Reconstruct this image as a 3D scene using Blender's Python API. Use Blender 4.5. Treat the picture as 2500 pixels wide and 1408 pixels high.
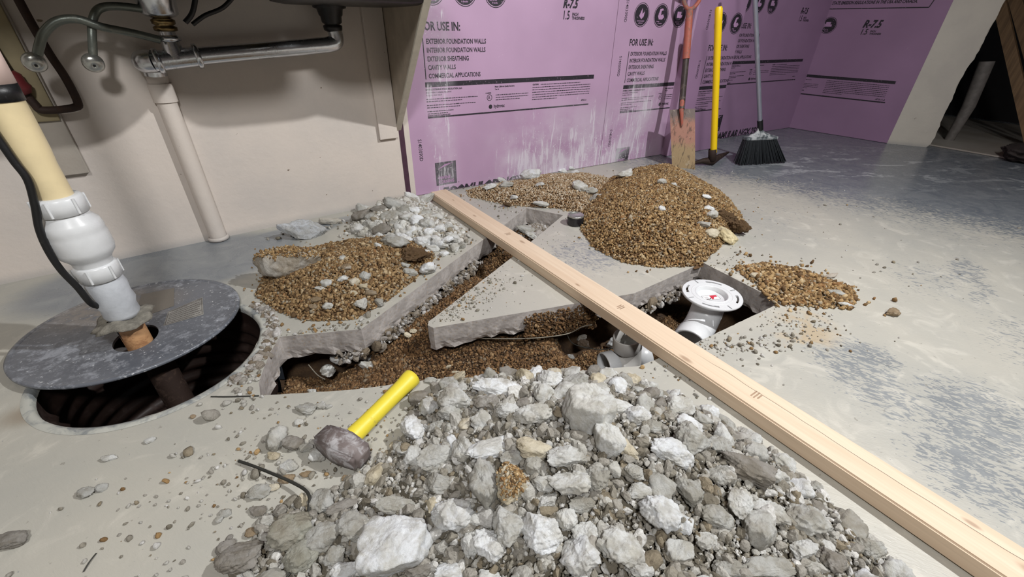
import bpy, bmesh, math, random
import numpy as np
from mathutils import Vector, Matrix, Euler
from mathutils.geometry import delaunay_2d_cdt

for o in list(bpy.data.objects): bpy.data.objects.remove(o)
S = bpy.context.scene
COL = S.collection
PI = math.pi
# ------------------------------------------------------------------ camera
FPX, PITCH, ROLL, YAW, HC = 1031.43, 31.742, 0.8946, 31.1016, 0.726
_p, _y, _r = map(math.radians, (PITCH, YAW, ROLL))
fw = Vector((math.sin(_y)*math.cos(_p), math.cos(_y)*math.cos(_p), -math.sin(_p)))
rt0 = Vector((math.cos(_y), -math.sin(_y), 0)); up0 = rt0.cross(fw)
rt = rt0*math.cos(_r)+up0*math.sin(_r); up = rt.cross(fw)
cam = bpy.data.cameras.new('camera'); camo = bpy.data.objects.new('camera', cam); COL.objects.link(camo)
M = Matrix((rt, up, -fw)).transposed().to_4x4(); M.translation = (0, 0, HC)
camo.matrix_world = M
cam.sensor_width = 36; cam.lens = FPX/2500*36; cam.clip_start = .01
S.camera = camo
CO = Vector((0, 0, HC))
def ray(px, py): return rt*((px-1250)/FPX) - up*((py-704)/FPX) + fw
def at(px, py, z=0.0):
    d = ray(px, py); return CO + d*((z-HC)/d.z)
def aty(px, py, y):
    d = ray(px, py); return CO + d*(y/d.y)
def atpl(px, py, p, n):
    d = ray(px, py); return CO + d*((p-CO).dot(n)/d.dot(n))
def depth(P): return (Vector(P)-CO).dot(fw)
def px2m(px, P): return px*depth(P)/FPX
# ------------------------------------------------------------------ world, lamps, exposure
W = bpy.data.worlds.new('world'); S.world = W; W.use_nodes = True
W.node_tree.nodes['Background'].inputs[0].default_value = (.55, .62, .75, 1)
W.node_tree.nodes['Background'].inputs[1].default_value = 0.02
def lamp(name, loc, target, power, size, col=(1, 1, 1), spread=180, sy=None):
    L = bpy.data.lights.new(name, 'AREA'); L.energy = power; L.size = size; L.color = col; L.spread = math.radians(spread)
    if sy: L.shape = 'RECTANGLE'; L.size_y = sy
    o = bpy.data.objects.new(name, L); COL.objects.link(o); o.location = loc
    o.rotation_euler = (Vector(target)-Vector(loc)).to_track_quat('-Z', 'Y').to_euler(); return o
lamp('work_lamp', (1.78, -.15, 2.20), (.5, .9, 0), 66, .06, (1, 1, .995))
lamp('ceiling_lamp', (-.3, -.9, 2.2), (.4, 1.2, 0), 47, .35, (1, .99, .98))
lamp('far_ceiling_lamp', (3.2, -.9, 2.2), (2.6, .8, 0), 2.5, .4, (.80, .90, 1))
S.view_settings.view_transform = 'Standard'; S.view_settings.look = 'None'
S.view_settings.exposure = 0.0; S.view_settings.gamma = 1; S.view_settings.use_curve_mapping = False
# ------------------------------------------------------------------ node helpers
def lin(c):
    return tuple(((v/255)/12.92 if v/255 <= .04045 else ((v/255+.055)/1.055)**2.4) for v in c)+(1,)
class NT:
    def __init__(s, name):
        s.m = bpy.data.materials.new(name); s.m.use_nodes = True; s.t = s.m.node_tree; s.n = s.t.nodes; s.l = s.t.links
        s.b = s.n['Principled BSDF']
    def node(s, typ, **k):
        n = s.n.new(typ)
        for a, v in k.items(): setattr(n, a, v)
        return n
    def inp(s, node, i, v):
        if isinstance(v, bpy.types.NodeSocket): s.l.new(v, node.inputs[i])
        elif v is not None: node.inputs[i].default_value = v
    def pos(s, scale=(1, 1, 1), obj=False, loc=(0, 0, 0)):
        if obj: src = s.node('ShaderNodeTexCoord').outputs['Object']
        else: src = s.node('ShaderNodeNewGeometry').outputs['Position']
        m = s.node('ShaderNodeMapping'); s.l.new(src, m.inputs[0]); m.inputs['Scale'].default_value = scale; m.inputs['Location'].default_value = loc
        return m.outputs[0]
    def noise(s, vec, scale=5, detail=4, rough=.55, dist=0):
        n = s.node('ShaderNodeTexNoise'); s.l.new(vec, n.inputs['Vector'])
        n.inputs['Scale'].default_value = scale; n.inputs['Detail'].default_value = detail
        n.inputs['Roughness'].default_value = rough; n.inputs['Distortion'].default_value = dist
        return n.outputs['Fac']
    def math(s, op, a, b=None, c=None, clamp=False):
        n = s.node('ShaderNodeMath', operation=op); n.use_clamp = clamp
        s.inp(n, 0, a); s.inp(n, 1, b); s.inp(n, 2, c); return n.outputs[0]
    def step(s, v, lo, hi, a=0., b=1.):
        n = s.node('ShaderNodeMapRange', interpolation_type='SMOOTHSTEP'); s.inp(n, 0, v); s.inp(n, 1, lo); s.inp(n, 2, hi); s.inp(n, 3, a); s.inp(n, 4, b)
        return n.outputs[0]
    def mix(s, f, a, b, mode='MIX'):
        n = s.node('ShaderNodeMix', data_type='RGBA', blend_type=mode); s.inp(n, 0, f); s.inp(n, 6, a); s.inp(n, 7, b); return n.outputs[2]
    def bump(s, h, strength=.3, dist=.002):
        n = s.node('ShaderNodeBump'); n.inputs['Strength'].default_value = strength; n.inputs['Distance'].default_value = dist
        s.l.new(h, n.inputs['Height']); s.l.new(n.outputs[0], s.b.inputs['Normal'])
    def col(s, v): s.inp(s.b, 'Base Color', v)
    def rough(s, v): s.inp(s.b, 'Roughness', v)
    def xyz(s, vec):
        n = s.node('ShaderNodeSeparateXYZ'); s.l.new(vec, n.inputs[0]); return n.outputs
    def blob(s, P, x, y, rx, ry, rot=0):
        # soft elliptical stain mask, world x/y
        m = s.node('ShaderNodeMapping', vector_type='TEXTURE'); s.l.new(P, m.inputs[0])
        m.inputs['Location'].default_value = (x, y, 0); m.inputs['Rotation'].default_value = (0, 0, rot); m.inputs['Scale'].default_value = (rx, ry, 100)
        l = s.node('ShaderNodeVectorMath', operation='LENGTH'); s.l.new(m.outputs[0], l.inputs[0])
        return s.step(l.outputs['Value'], 1.0, 0.25)
def mat_spade():
    t = NT('muddy_spade_steel'); P = t.pos(); Z = t.xyz(P)[2]; n = t.noise(P, 26, 7, .7, .8); st = t.noise(t.pos((1, 1, .18)), 60, 5, .7, .5); h = t.math('ADD', Z, t.math('MULTIPLY_ADD', n, .16, -.08))
    c = t.mix(t.step(h, .10, .17), lin((158, 136, 102)), lin((164, 120, 104))); c = t.mix(t.step(h, .24, .29), c, lin((116, 104, 100)))
    c = t.mix(t.math('MULTIPLY', t.step(st, .54, .62), .65), c, lin((70, 58, 50))); c = t.mix(t.math('MULTIPLY', t.step(n, .60, .68), .6), c, lin((190, 178, 160)))
    t.col(c); t.rough(.75); t.bump(t.math('ADD', n, st), .5, .003); return t.m
def mat_lid():
    t = NT('dusty_grey_lid'); P = t.pos(); n = t.noise(P, 34, 7, .75, .1); b = t.noise(P, 5, 4, .6); sp = t.noise(P, 110, 3, .6)
    c = t.mix(t.step(b, .35, .65), lin((104, 108, 116)), lin((84, 88, 96)))
    k = t.math('MULTIPLY', t.step(t.math('ADD', t.math('MULTIPLY', n, .65), t.math('MULTIPLY', b, .35)), .49, .62), .55)
    c = t.mix(k, c, lin((176, 180, 188))); c = t.mix(t.math('MULTIPLY', t.step(sp, .64, .70), .7), c, lin((204, 206, 210)))
    m = t.math('MULTIPLY', t.blob(P, -.47, 1.46, .24, .15, -.2), t.step(n, .30, .55)); c = t.mix(t.math('MULTIPLY', m, .75), c, lin((126, 116, 104)))
    t.col(c); t.rough(t.math('MULTIPLY_ADD', k, .5, .30)); t.bump(t.math('ADD', n, sp), .25, .0015); return t.m
def simple(name, c, rough=.5, metal=0., var=.12, vs=30, bump=.1, bd=.001, c2=None, coat=0):
    t = NT(name); P = t.pos(obj=True); n = t.noise(P, vs, 5)
    a = lin(c); b = lin(c2) if c2 else tuple(v*(1-var*2) for v in a[:3])+(1,)
    t.col(t.mix(t.step(n, .35, .65), a, b)); t.rough(t.math('MULTIPLY_ADD', n, .25, rough-.12)); t.b.inputs['Metallic'].default_value = metal
    if coat: t.b.inputs['Coat Weight'].default_value = coat
    if bump: t.bump(t.noise(P, vs*3, 4), bump, bd)
    return t.m
# ------------------------------------------------------------------ materials
def mat_floor():
    t = NT('painted_concrete'); P = t.pos(); X = t.xyz(P)
    n1 = t.noise(P, 1.4, 5, .6, .6); n2 = t.noise(P, 9, 6, .65, 1.2)
    tan = t.mix(t.step(n1, .35, .65), lin((178, 175, 165)), lin((166, 165, 158)))
    tan = t.mix(t.math('MULTIPLY', t.step(n2, .52, .72), .45), tan, lin((205, 201, 190)))
    # dark paint beneath, showing through brushed-on dried slurry
    def streak(loc, sx, sy, rot, dist):
        m = t.node('ShaderNodeMapping', vector_type='TEXTURE'); t.l.new(P, m.inputs[0]); m.inputs['Rotation'].default_value = (0, 0, rot); m.inputs['Scale'].default_value = (sx, sy, 1); m.inputs['Location'].default_value = loc
        return t.noise(m.outputs[0], 1.0, 3, .55, dist)
    fl = streak((0, 0, 0), .020, .050, .35, 2.6); fine = streak((.3, .2, 0), .007, .026, .60, 1.6)
    D = None
    for (x, y, rx, ry, rot, amp) in [(1.15, .22, .16, .26, -.5, .30), (1.26, .26, .11, .12, .4, .34), (1.22, .02, .28, .20, .3, .34), (1.05, -.02, .2, .2, 0, .30), (1.0, 1.08, .28, .24, 0, .30), (.62, .0, .15, .3, 0, .22), (1.7, .05, .3, .2, .5, .22), (1.9, .35, .3, .2, 0, .2), (2.1, .3, .22, .10, .3, .3), (1.95, .22, .25, .06, .2, .26), (2.0, 1.0, .7, .4, 0, .14), (1.3, 1.0, .8, .3, 0, .12)]:
        b = t.math('MULTIPLY', t.blob(P, x, y, rx, ry, rot), amp)
        D = b if D is None else t.math('MAXIMUM', D, b)
    D = t.math('MULTIPLY', D, .62)
    v = t.math('ADD', t.math('MULTIPLY_ADD', fine, .45, t.math('MULTIPLY', fl, .55)), D)
    k = t.math('MULTIPLY', t.step(v, .66, .71), .72)
    far = t.math('ADD', t.math('MULTIPLY_ADD', X[1], .35, X[0]), t.math('MULTIPLY_ADD', fl, 1.5, t.math('MULTIPLY', n1, .5)))
    solid = t.step(far, 3.72, 4.0)
    wl = None
    for (x, y, rx, ry, rot, amp) in [(-.35, 1.70, .62, .34, .1, .95), (-.02, 1.80, .40, .12, .1, .85), (.18, 1.85, .4, .08, .1, .5)]:
        b = t.math('MULTIPLY', t.blob(P, x, y, rx, ry, rot), amp); wl = b if wl is None else t.math('MAXIMUM', wl, b)
    wl = t.step(t.math('ADD', wl, t.math('MULTIPLY', n2, .35)), .42, .80)
    k = t.math('MAXIMUM', k, t.math('MAXIMUM', t.math('MULTIPLY', solid, .96), t.math('MULTIPLY', wl, .85)))
    dark = t.mix(t.step(n2, .3, .7), lin((108, 115, 124)), lin((130, 135, 140)))
    c = t.mix(k, tan, dark)
    # white plaster scuffs on the dark zone
    sc = streak((.7, .1, 0), .10, .34, 1.15, .9); sc2 = t.noise(P, 24, 5, .7)
    sm = t.math('MULTIPLY', t.step(t.math('MULTIPLY_ADD', sc2, .35, t.math('MULTIPLY', sc, .65)), .535, .60), t.math('MAXIMUM', t.blob(P, 3.3, 1.25, 1.1, .7, -.35), t.blob(P, 4.2, .4, 1.2, .8, 0)))
    c = t.mix(t.math('MULTIPLY', sm, .62), c, lin((204, 208, 210)))
    # yellow sandy stain by the pit
    c = t.mix(t.math('MULTIPLY', t.math('MULTIPLY', t.blob(P, 1.22, .40, .17, .11, .3), t.step(n2, .42, .62)), .6), c, lin((172, 146, 104)))
    c = t.mix(t.math('MULTIPLY', t.blob(P, -.55, 1.08, .10, .06, 0), .6), c, lin((120, 100, 75)))
    c = t.mix(t.math('MULTIPLY', t.step(t.noise(P, 60, 3), .68, .74), .5), c, lin((112, 106, 96)))
    t.col(c)
    t.rough(t.math('MULTIPLY_ADD', n2, .28, t.math('MULTIPLY_ADD', k, -.18, .30)))
    h = t.math('ADD', t.math('MULTIPLY', fine, .6), t.math('MULTIPLY', n2, 1.0))
    t.bump(h, .3, .003)
    return t.m
def mat_cut():
    t = NT('cut_concrete'); P = t.pos(); n = t.noise(P, 25, 6, .65); g = t.node('ShaderNodeTexVoronoi'); t.l.new(P, g.inputs['Vector']); g.inputs['Scale'].default_value = 90
    c = t.mix(t.step(n, .35, .65), lin((184, 178, 174)), lin((156, 150, 146)))
    c = t.mix(t.math('MULTIPLY', t.step(g.outputs['Distance'], .35, .1), .5), c, lin((168, 150, 128)))
    Z = t.xyz(P)
    t.col(c); t.rough(.85); t.bump(t.math('ADD', n, t.math('MULTIPLY', g.outputs['Distance'], .4)), .5, .003); return t.m
def mat_soil(name='soil'):
    t = NT(name); P = t.pos(); n = t.noise(P, 22, 6, .7); m = t.noise(P, 4, 3)
    c = t.mix(t.step(n, .35, .65), lin((90, 68, 46)), lin((58, 42, 30)))
    c = t.mix(t.math('MULTIPLY', t.step(m, .4, .7), .5), c, lin((98, 76, 54)))
    t.col(c); t.rough(.95); t.bump(t.noise(P, 120, 5, .7), 1, .008); return t.m
def mat_attr(name, rough=.9, bs=160, bump=.6, bd=.002, spec=.3):
    # colour stored per fragment, with grain on top
    t = NT(name); a = t.node('ShaderNodeAttribute'); a.attribute_name = 'tone'; P = t.pos(); n = t.noise(P, bs, 4, .6)
    c = t.mix(t.step(n, .3, .7), t.mix(1.0, a.outputs['Color'], (.78, .77, .75, 1), 'MULTIPLY'), a.outputs['Color'])
    t.col(c); t.rough(rough); t.b.inputs['Specular IOR Level'].default_value = spec; t.bump(n, bump, bd); return t.m
def mat_chunk():
    t = NT('broken_concrete'); oi = t.node('ShaderNodeObjectInfo'); P = t.pos(); r = oi.outputs['Random']
    n = t.noise(P, 28, 8, .68, .5); m = t.noise(P, 9, 4, .6); f = t.noise(P, 140, 5, .7)
    c0 = oi.outputs['Color']
    c = t.mix(t.step(n, .38, .62), c0, t.mix(1.0, c0, (.72, .69, .63, 1), 'MULTIPLY'))
    c = t.mix(t.math('MULTIPLY', t.step(m, .56, .66), .45), c, lin((214, 213, 208)))
    c = t.mix(t.math('MULTIPLY', t.step(m, .42, .35), .45), c, lin((140, 132, 118)))
    g = t.node('ShaderNodeTexVoronoi'); t.l.new(P, g.inputs['Vector']); g.inputs['Scale'].default_value = 75
    c = t.mix(t.math('MULTIPLY', t.step(g.outputs['Distance'], .22, .12), .18), c, lin((128, 116, 98)))
    t.col(c); t.rough(.92); t.b.inputs['Specular IOR Level'].default_value = .25
    h = t.math('ADD', t.math('MULTIPLY', n, 1.2), t.math('MULTIPLY_ADD', f, .8, t.math('MULTIPLY', t.noise(P, 62, 8, .8, .8), 1.1)))
    t.bump(h, .75, .0045); return t.m
def mat_wall(name, c1, c2, bump=.4, dirty=True):
    t = NT(name); P = t.pos(); n = t.noise(P, 3, 5, .6); f = t.noise(P, 55, 4, .6); X = t.xyz(P)
    c = t.mix(t.step(n, .35, .65), lin(c1), lin(c2))
    if dirty:
        c = t.mix(t.math('MULTIPLY', t.step(X[2], .035, .0), .5), c, lin((150, 150, 150)))
        c = t.mix(t.step(t.noise(P, 34, 3), .735, .76), c, lin((120, 105, 90)))
    t.col(c); t.rough(.55); t.bump(t.math('ADD', f, t.math('MULTIPLY', n, 2)), bump, .003); return t.m
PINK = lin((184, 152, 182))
def splash(t, P, c, amt=1):
    X = t.xyz(P); st = t.noise(t.pos((1, 1, .12)), 60, 4, .6, .4); sp = t.noise(P, 130, 3, .6); big = t.noise(P, 5, 4, .6)
    z = X[2]
    reg = t.math('MULTIPLY', t.step(z, .50, .06), t.math('MULTIPLY', t.step(X[0], .95, 1.30), t.step(X[0], 2.5, 2.05)))
    reg = t.math('MAXIMUM', reg, t.math('MULTIPLY', t.math('MULTIPLY', t.step(X[0], .70, .76), t.step(X[0], .90, .82)), .62))
    reg = t.math('MAXIMUM', reg, t.math('MULTIPLY', t.math('MULTIPLY', t.step(z, .62, .35), t.math('MULTIPLY', t.step(X[0], 1.85, 2.0), t.step(X[0], 2.35, 2.15))), .8))
    a = t.step(t.math('ADD', st, t.math('MULTIPLY', t.math('MULTIPLY', reg, big), .52)), .70, .84)
    sk = t.math('ADD', sp, t.math('MULTIPLY', reg, .12)); s1 = t.step(sk, .735, .76)
    s1 = t.math('MULTIPLY', s1, t.step(X[0], 2.7, 2.3))
    haze = t.math('MULTIPLY', t.math('MULTIPLY', reg, t.step(big, .35, .7)), .6)
    k = t.math('MAXIMUM', t.math('MAXIMUM', t.math('MULTIPLY', a, .75), t.math('MULTIPLY', s1, .8)), haze)
    return t.mix(t.math('MULTIPLY', k, amt), c, lin((216, 212, 220)))
def mat_pink(name, col):
    t = NT(name); P = t.pos(); n = t.noise(P, 2.2, 3); c = t.mix(t.step(n, .3, .7), col, tuple(v*.86 for v in col[:3])+(1,))
    t.col(splash(t, P, c)); t.rough(.5); t.bump(t.noise(P, 300, 2), .12, .001); return t.m
def mat_ink():
    t = NT('black_print'); P = t.pos(); w = t.noise(P, 110, 4, .7); c = t.mix(t.math('MULTIPLY', t.step(w, .60, .68), .6), (.018, .014, .022, 1), PINK)
    t.col(splash(t, P, c, .9)); t.rough(.6); return t.m
def mat_wood(name, c1, c2, axis='Y', crack=False, bump=.25):
    t = NT(name); sc = {'Y': (34, 1.1, 34), 'Z': (34, 34, 1.1), 'X': (1.1, 34, 34)}[axis]
    P = t.pos(sc, obj=True); n = t.noise(P, 1.3, 6, .6, .8); P2 = t.pos(tuple(v*3 for v in sc), obj=True); f = t.noise(P2, 2, 4, .6)
    c = t.mix(t.step(n, .3, .7), lin(c1), lin(c2)); c = t.mix(t.math('MULTIPLY', t.step(f, .5, .75), .16), c, tuple(v*.7 for v in lin(c2)[:3])+(1,))
    O = t.pos(obj=True)
    if crack:
        X = t.xyz(O); wob = t.math('MULTIPLY_ADD', t.noise(t.pos((0, 1.4, 0), obj=True), 2.2, 3), .035, -.006)
        d = t.math('ABSOLUTE', t.math('SUBTRACT', X[0], wob))
        k = t.math('MULTIPLY', t.step(d, .0011, .0004), t.math('MULTIPLY', t.step(X[1], -.42, -.55), t.step(X[2], .010, .018)))
        c = t.mix(t.math('MULTIPLY', k, .8), c, (.06, .035, .02, 1))
        for (kx, ky, r) in [(-.012, .62, .007), (.012, .30, .009), (-.02, -.05, .006), (-.03, -.46, .010), (.022, -.98, .007), (.0, -1.06, .012), (.0, .84, .005)]:
            b = t.blob(O, kx, ky, r, r*2.6, 0); c = t.mix(t.math('MULTIPLY', b, .55), c, lin((120, 84, 54)))
    t.col(c); t.rough(.6); t.bump(n, bump, .001); return t.m
def mat_dusty(name, c, dust=(180, 182, 184), rough=.35, metal=0., amt=.6, sc=25, th=.5, spec=.5):
    t = NT(name); P = t.pos(); n = t.noise(P, sc, 7, .68, .6); b = t.noise(P, sc*.2, 3)
    k = t.math('MULTIPLY', t.step(t.math('ADD', t.math('MULTIPLY', n, .7), t.math('MULTIPLY', b, .3)), th, th+.14), amt)
    t.col(t.mix(k, lin(c), lin(dust))); t.rough(t.math('MULTIPLY_ADD', k, .5, rough)); t.b.inputs['Metallic'].default_value = metal
    t.b.inputs['Specular IOR Level'].default_value = spec
    t.bump(n, .3, .002); return t.m
MT = dict(
    floor=mat_floor(), cut=mat_cut(), soil=mat_soil(), peb=mat_attr('gravel_grains'), grit=mat_attr('concrete_grains', bs=220, bd=.003), chunk=mat_chunk(),
    wall=mat_wall('beige_wall_paint', (208, 198, 189), (198, 190, 183)), dry=mat_wall('white_plasterboard', (208, 202, 190), (198, 192, 182)), ceil=mat_wall('ceiling_boards', (120, 112, 100), (100, 92, 80), dirty=False), room=mat_wall('grey_plain_wall', (150, 145, 138), (140, 134, 128), dirty=False),
    gyp=simple('crumbled_gypsum', (158, 140, 116), .9, var=.2, vs=60, bump=.8, bd=.006, c2=(120, 104, 84)),
    pink=mat_pink('pink_foam', PINK), pink_dim=mat_pink('pink_foam_shade', lin((158, 126, 158))), pedge=simple('foam_edge', (74, 44, 62), .7), ink=mat_ink(), pinkprint=simple('pink_foam_unprinted', (180, 142, 180), .5, var=.03),  # pink_dim: darker foam copy, weaker light on the far boards put into its colour
    beam=mat_wood('spruce', (220, 200, 176), (208, 184, 158), 'Y', True), stud=mat_wood('old_stud', (150, 118, 84), (110, 84, 58), 'Z'), oldwood=mat_wall('painted_old_board', (172, 166, 158), (158, 150, 140), dirty=False), panelwood=simple('beige_painted_panel', (168, 156, 140), .5, var=.08, vs=12),
    olive=simple('olive_painted_board', (140, 128, 98), .6, var=.1, vs=10), edge=simple('pale_panel_edge', (204, 198, 184), .6, var=.05),
    pvc=simple('white_pvc', (214, 216, 218), .28, var=.02, vs=60, bump=.02), pvcg=simple('pvc_inside', (190, 188, 184), .4, var=.03, bump=0), cream=simple('cream_pvc', (224, 206, 164), .38, var=.06, vs=14, bump=.05, coat=.2),
    blk=mat_dusty('black_plastic', (22, 22, 24), (130, 130, 130), .4, 0, .3, 60, .58), rubber=mat_dusty('black_rubber_cable', (16, 16, 18), (190, 190, 190), .45, 0, .5, 70, .62),
    chrome=mat_dusty('worn_chrome', (214, 218, 224), (172, 176, 172), .20, 1., .5, 60, .54), hose=mat_dusty('grey_green_tube', (112, 118, 112), (150, 150, 140), .35, .6, .4, 60, .5),
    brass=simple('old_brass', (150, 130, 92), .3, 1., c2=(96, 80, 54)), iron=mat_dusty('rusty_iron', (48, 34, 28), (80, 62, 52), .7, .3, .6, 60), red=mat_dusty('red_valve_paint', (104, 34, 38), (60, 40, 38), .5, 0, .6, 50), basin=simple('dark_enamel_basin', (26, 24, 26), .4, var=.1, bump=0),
    lid=mat_lid(), rim=mat_dusty('dusty_rim', (122, 126, 128), (180, 180, 172), .5, 0, .95, 16, .42), pit=mat_dusty('pit_lining', (40, 28, 24), (60, 44, 38), .5, 0, .6, 14), sticker=mat_dusty('worn_sticker', (128, 126, 122), (168, 166, 160), .5, 0, .6, 30), stickerd=mat_dusty('dusty_tan_sticker', (112, 106, 98), (132, 124, 114), .5, 0, .6, 30),
    copper=mat_dusty('stained_stub_pipe', (206, 160, 116), (150, 104, 70), .4, 0, .8, 24, .46), tape=simple('white_wrap_tape', (196, 200, 206), .5, var=.08, vs=20, bump=.4, bd=.003), putty=simple('grey_hardened_putty', (132, 128, 118), .8, var=.2, vs=60, bump=.6, bd=.004),
    steel=mat_dusty('hammer_steel', (112, 102, 100), (182, 180, 182), .55, .05, .85, 40, .49), yel=mat_dusty('dirty_yellow_fibreglass', (222, 204, 60), (150, 136, 70), .45, 0, .8, 44, .545), yelc=mat_dusty('yellow_fibreglass', (242, 204, 20), (200, 170, 50), .35, 0, .6, 20, .6),
    spade=mat_spade(), orange=mat_dusty('worn_orange_paint', (168, 92, 76), (124, 106, 98), .55, 0, .9, 60, .47), shaft=mat_dusty('worn_dark_shaft', (70, 62, 60), (140, 124, 112), .4, .3, .5, 30), mud=simple('dried_mud', (138, 108, 74), .95, var=.2, vs=40, bump=1, bd=.006),
    broomm=mat_dusty('grey_painted_tube', (150, 152, 166), (180, 180, 190), .35, .5, .4, 20), capm=mat_dusty('dusty_broom_cap', (84, 92, 96), (196, 198, 200), .4, 0, .8, 25, .46), brist=mat_dusty('black_bristles', (24, 28, 32), (140, 142, 140), .55, 0, .35, 60, .57),
    wire=simple('galvanised_wire', (130, 124, 112), .5, .6, bump=0), wired=simple('dark_wire', (62, 62, 58), .6, .4, bump=0), redink=simple('red_print', (196, 40, 62), .5, var=.05, bump=0), stampink=simple('faded_brown_stamp_ink', (172, 142, 116), .7, bump=0), greyink=simple('grey_print', (70, 60, 56), .6, var=.1, bump=0), whitep=simple('white_paper', (240, 238, 240), .5, var=.02, bump=0), can=mat_dusty('black_glossy_can', (30, 30, 34), (150, 150, 150), .25, 0, .35, 50, .56), tin=mat_dusty('dull_tin', (186, 188, 184), (210, 210, 205), .25, .8, .4, 50), roof=simple('bitumen_felt', (60, 52, 50), .8), duct=simple('grey_tube', (126, 120, 116), .6),
)
# ------------------------------------------------------------------ object helpers
def tag(o, label=None, cat=None, group=None, kind=None):
    if label: o['label'] = label
    if cat: o['category'] = cat
    if group: o['group'] = group
    if kind: o['kind'] = kind
    return o
def empty(name, loc, label, cat, group=None, rot=(0, 0, 0)):
    o = bpy.data.objects.new(name, None); COL.objects.link(o); o.location = loc; o.rotation_euler = rot; o.empty_display_size = .05
    return tag(o, label, cat, group)
def link(name, me, mats, parent=None, world=True):
    if not isinstance(mats, (list, tuple)): mats = [mats]
    if len(me.materials) == 0:
        for m in mats: me.materials.append(m)
    o = bpy.data.objects.new(name, me); COL.objects.link(o)
    if parent is not None:
        o.parent = parent
        if world:
            mw = Matrix.LocRotScale(parent.location, parent.rotation_euler, None)
            o.matrix_parent_inverse = mw.inverted()
    return o
class MB:
    """collects shapes, then links them as one mesh; shapes are given in world coordinates"""
    def __init__(s): s.v = []; s.f = []; s.sm = []
    def add(s, vs, fs, smooth=False):
        k = len(s.v); s.v += [tuple(v) for v in vs]; s.f += [tuple(i+k for i in f) for f in fs]; s.sm += [smooth]*len(fs); return s
    def box(s, a, b, mtx=None, bev=0.0):
        bm = bmesh.new(); bmesh.ops.create_cube(bm, size=1)
        for v in bm.verts: v.co = Vector(((a[0]+b[0])/2+v.co.x*(b[0]-a[0]), (a[1]+b[1])/2+v.co.y*(b[1]-a[1]), (a[2]+b[2])/2+v.co.z*(b[2]-a[2])))
        if bev: bmesh.ops.bevel(bm, geom=bm.edges[:], offset=bev, segments=2, affect='EDGES', profile=.5)
        s.bm(bm, mtx); return s
    def bm(s, bm, mtx=None, smooth=False):
        bm.verts.index_update()
        s.add([(mtx @ v.co if mtx else v.co) for v in bm.verts], [[v.index for v in f.verts] for f in bm.faces], smooth); bm.free()
    def tube(s, pts, r, n=14, cap=True, smooth=True):
        pts = [Vector(p) for p in pts]; R = r if isinstance(r, (list, tuple)) else [r]*len(pts)
        rings = []; prev = None
        for i, p in enumerate(pts):
            t = (pts[min(i+1, len(pts)-1)]-pts[max(i-1, 0)]).normalized()
            if prev is None: a = t.orthogonal().normalized()
            else: a = (prev-t*prev.dot(t)).normalized()
            prev = a; b = t.cross(a)
            rings.append([p+(a*math.cos(2*PI*j/n)+b*math.sin(2*PI*j/n))*R[i] for j in range(n)])
        vs = [v for g in rings for v in g]; fs = []
        for i in range(len(pts)-1):
            for j in range(n): fs.append((i*n+j, i*n+(j+1) % n, (i+1)*n+(j+1) % n, (i+1)*n+j))
        s.add(vs, fs, smooth)
        if cap:
            s.add(rings[0], [tuple(reversed(range(n)))]); s.add(rings[-1], [tuple(range(n))])
        return s
    def lathe(s, prof, c, axis=(0, 0, 1), n=32, smooth=True, a0=None):
        ax = Vector(axis).normalized(); a = ax.orthogonal().normalized() if a0 is None else Vector(a0).normalized(); b = ax.cross(a); c = Vector(c); vs = []; fs = []
        for (r, h) in prof:
            for j in range(n): vs.append(c+ax*h+(a*math.cos(2*PI*j/n)+b*math.sin(2*PI*j/n))*r)
        for i in range(len(prof)-1):
            for j in range(n): fs.append((i*n+j, i*n+(j+1) % n, (i+1)*n+(j+1) % n, (i+1)*n+j))
        s.add(vs, fs, smooth); return s
    def prism(s, poly, o, u, v, w, th):
        """polygon (2D) in plane o,u,v extruded along w by th"""
        o = Vector(o); u = Vector(u); v = Vector(v); w = Vector(w); n = len(poly)
        A = [o+u*p[0]+v*p[1] for p in poly]; B = [q+w*th for q in A]
        s.add(A+B, [tuple(reversed(range(n))), tuple(range(n, 2*n))]+[(i, (i+1) % n, n+(i+1) % n, n+i) for i in range(n)]); return s
    def mesh(s, name='m'):
        me = bpy.data.meshes.new(name); me.from_pydata(s.v, [], s.f); me.polygons.foreach_set('use_smooth', s.sm); me.update(); return me
    def link(s, name, mat, parent=None, auto=False):
        me = s.mesh(name)
        if parent is not None:
            inv = Matrix.LocRotScale(parent.location, parent.rotation_euler, None).inverted()
            for v in me.vertices: v.co = inv @ v.co
            o = link(name, me, mat, parent, world=False)
        else:
            # origin at base centre
            co = np.array([v.co for v in me.vertices]); c = Vector(((co[:, 0].min()+co[:, 0].max())/2, (co[:, 1].min()+co[:, 1].max())/2, co[:, 2].min()))
            for v in me.vertices: v.co -= c
            o = link(name, me, mat); o.location = c
        return o
def spline(P, n=8):
    P = [Vector(p) for p in P]; out = []
    for i in range(len(P)-1):
        a = P[max(i-1, 0)]; b = P[i]; c = P[i+1]; d = P[min(i+2, len(P)-1)]
        for k in range(n):
            t = k/n; out.append(.5*((2*b)+(c-a)*t+(2*a-5*b+4*c-d)*t*t+(-a+3*b-3*c+d)*t*t*t))
    out.append(P[-1]); return out
def struct(mb, name, mat): return tag(mb.link(name, mat), kind='structure')
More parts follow.
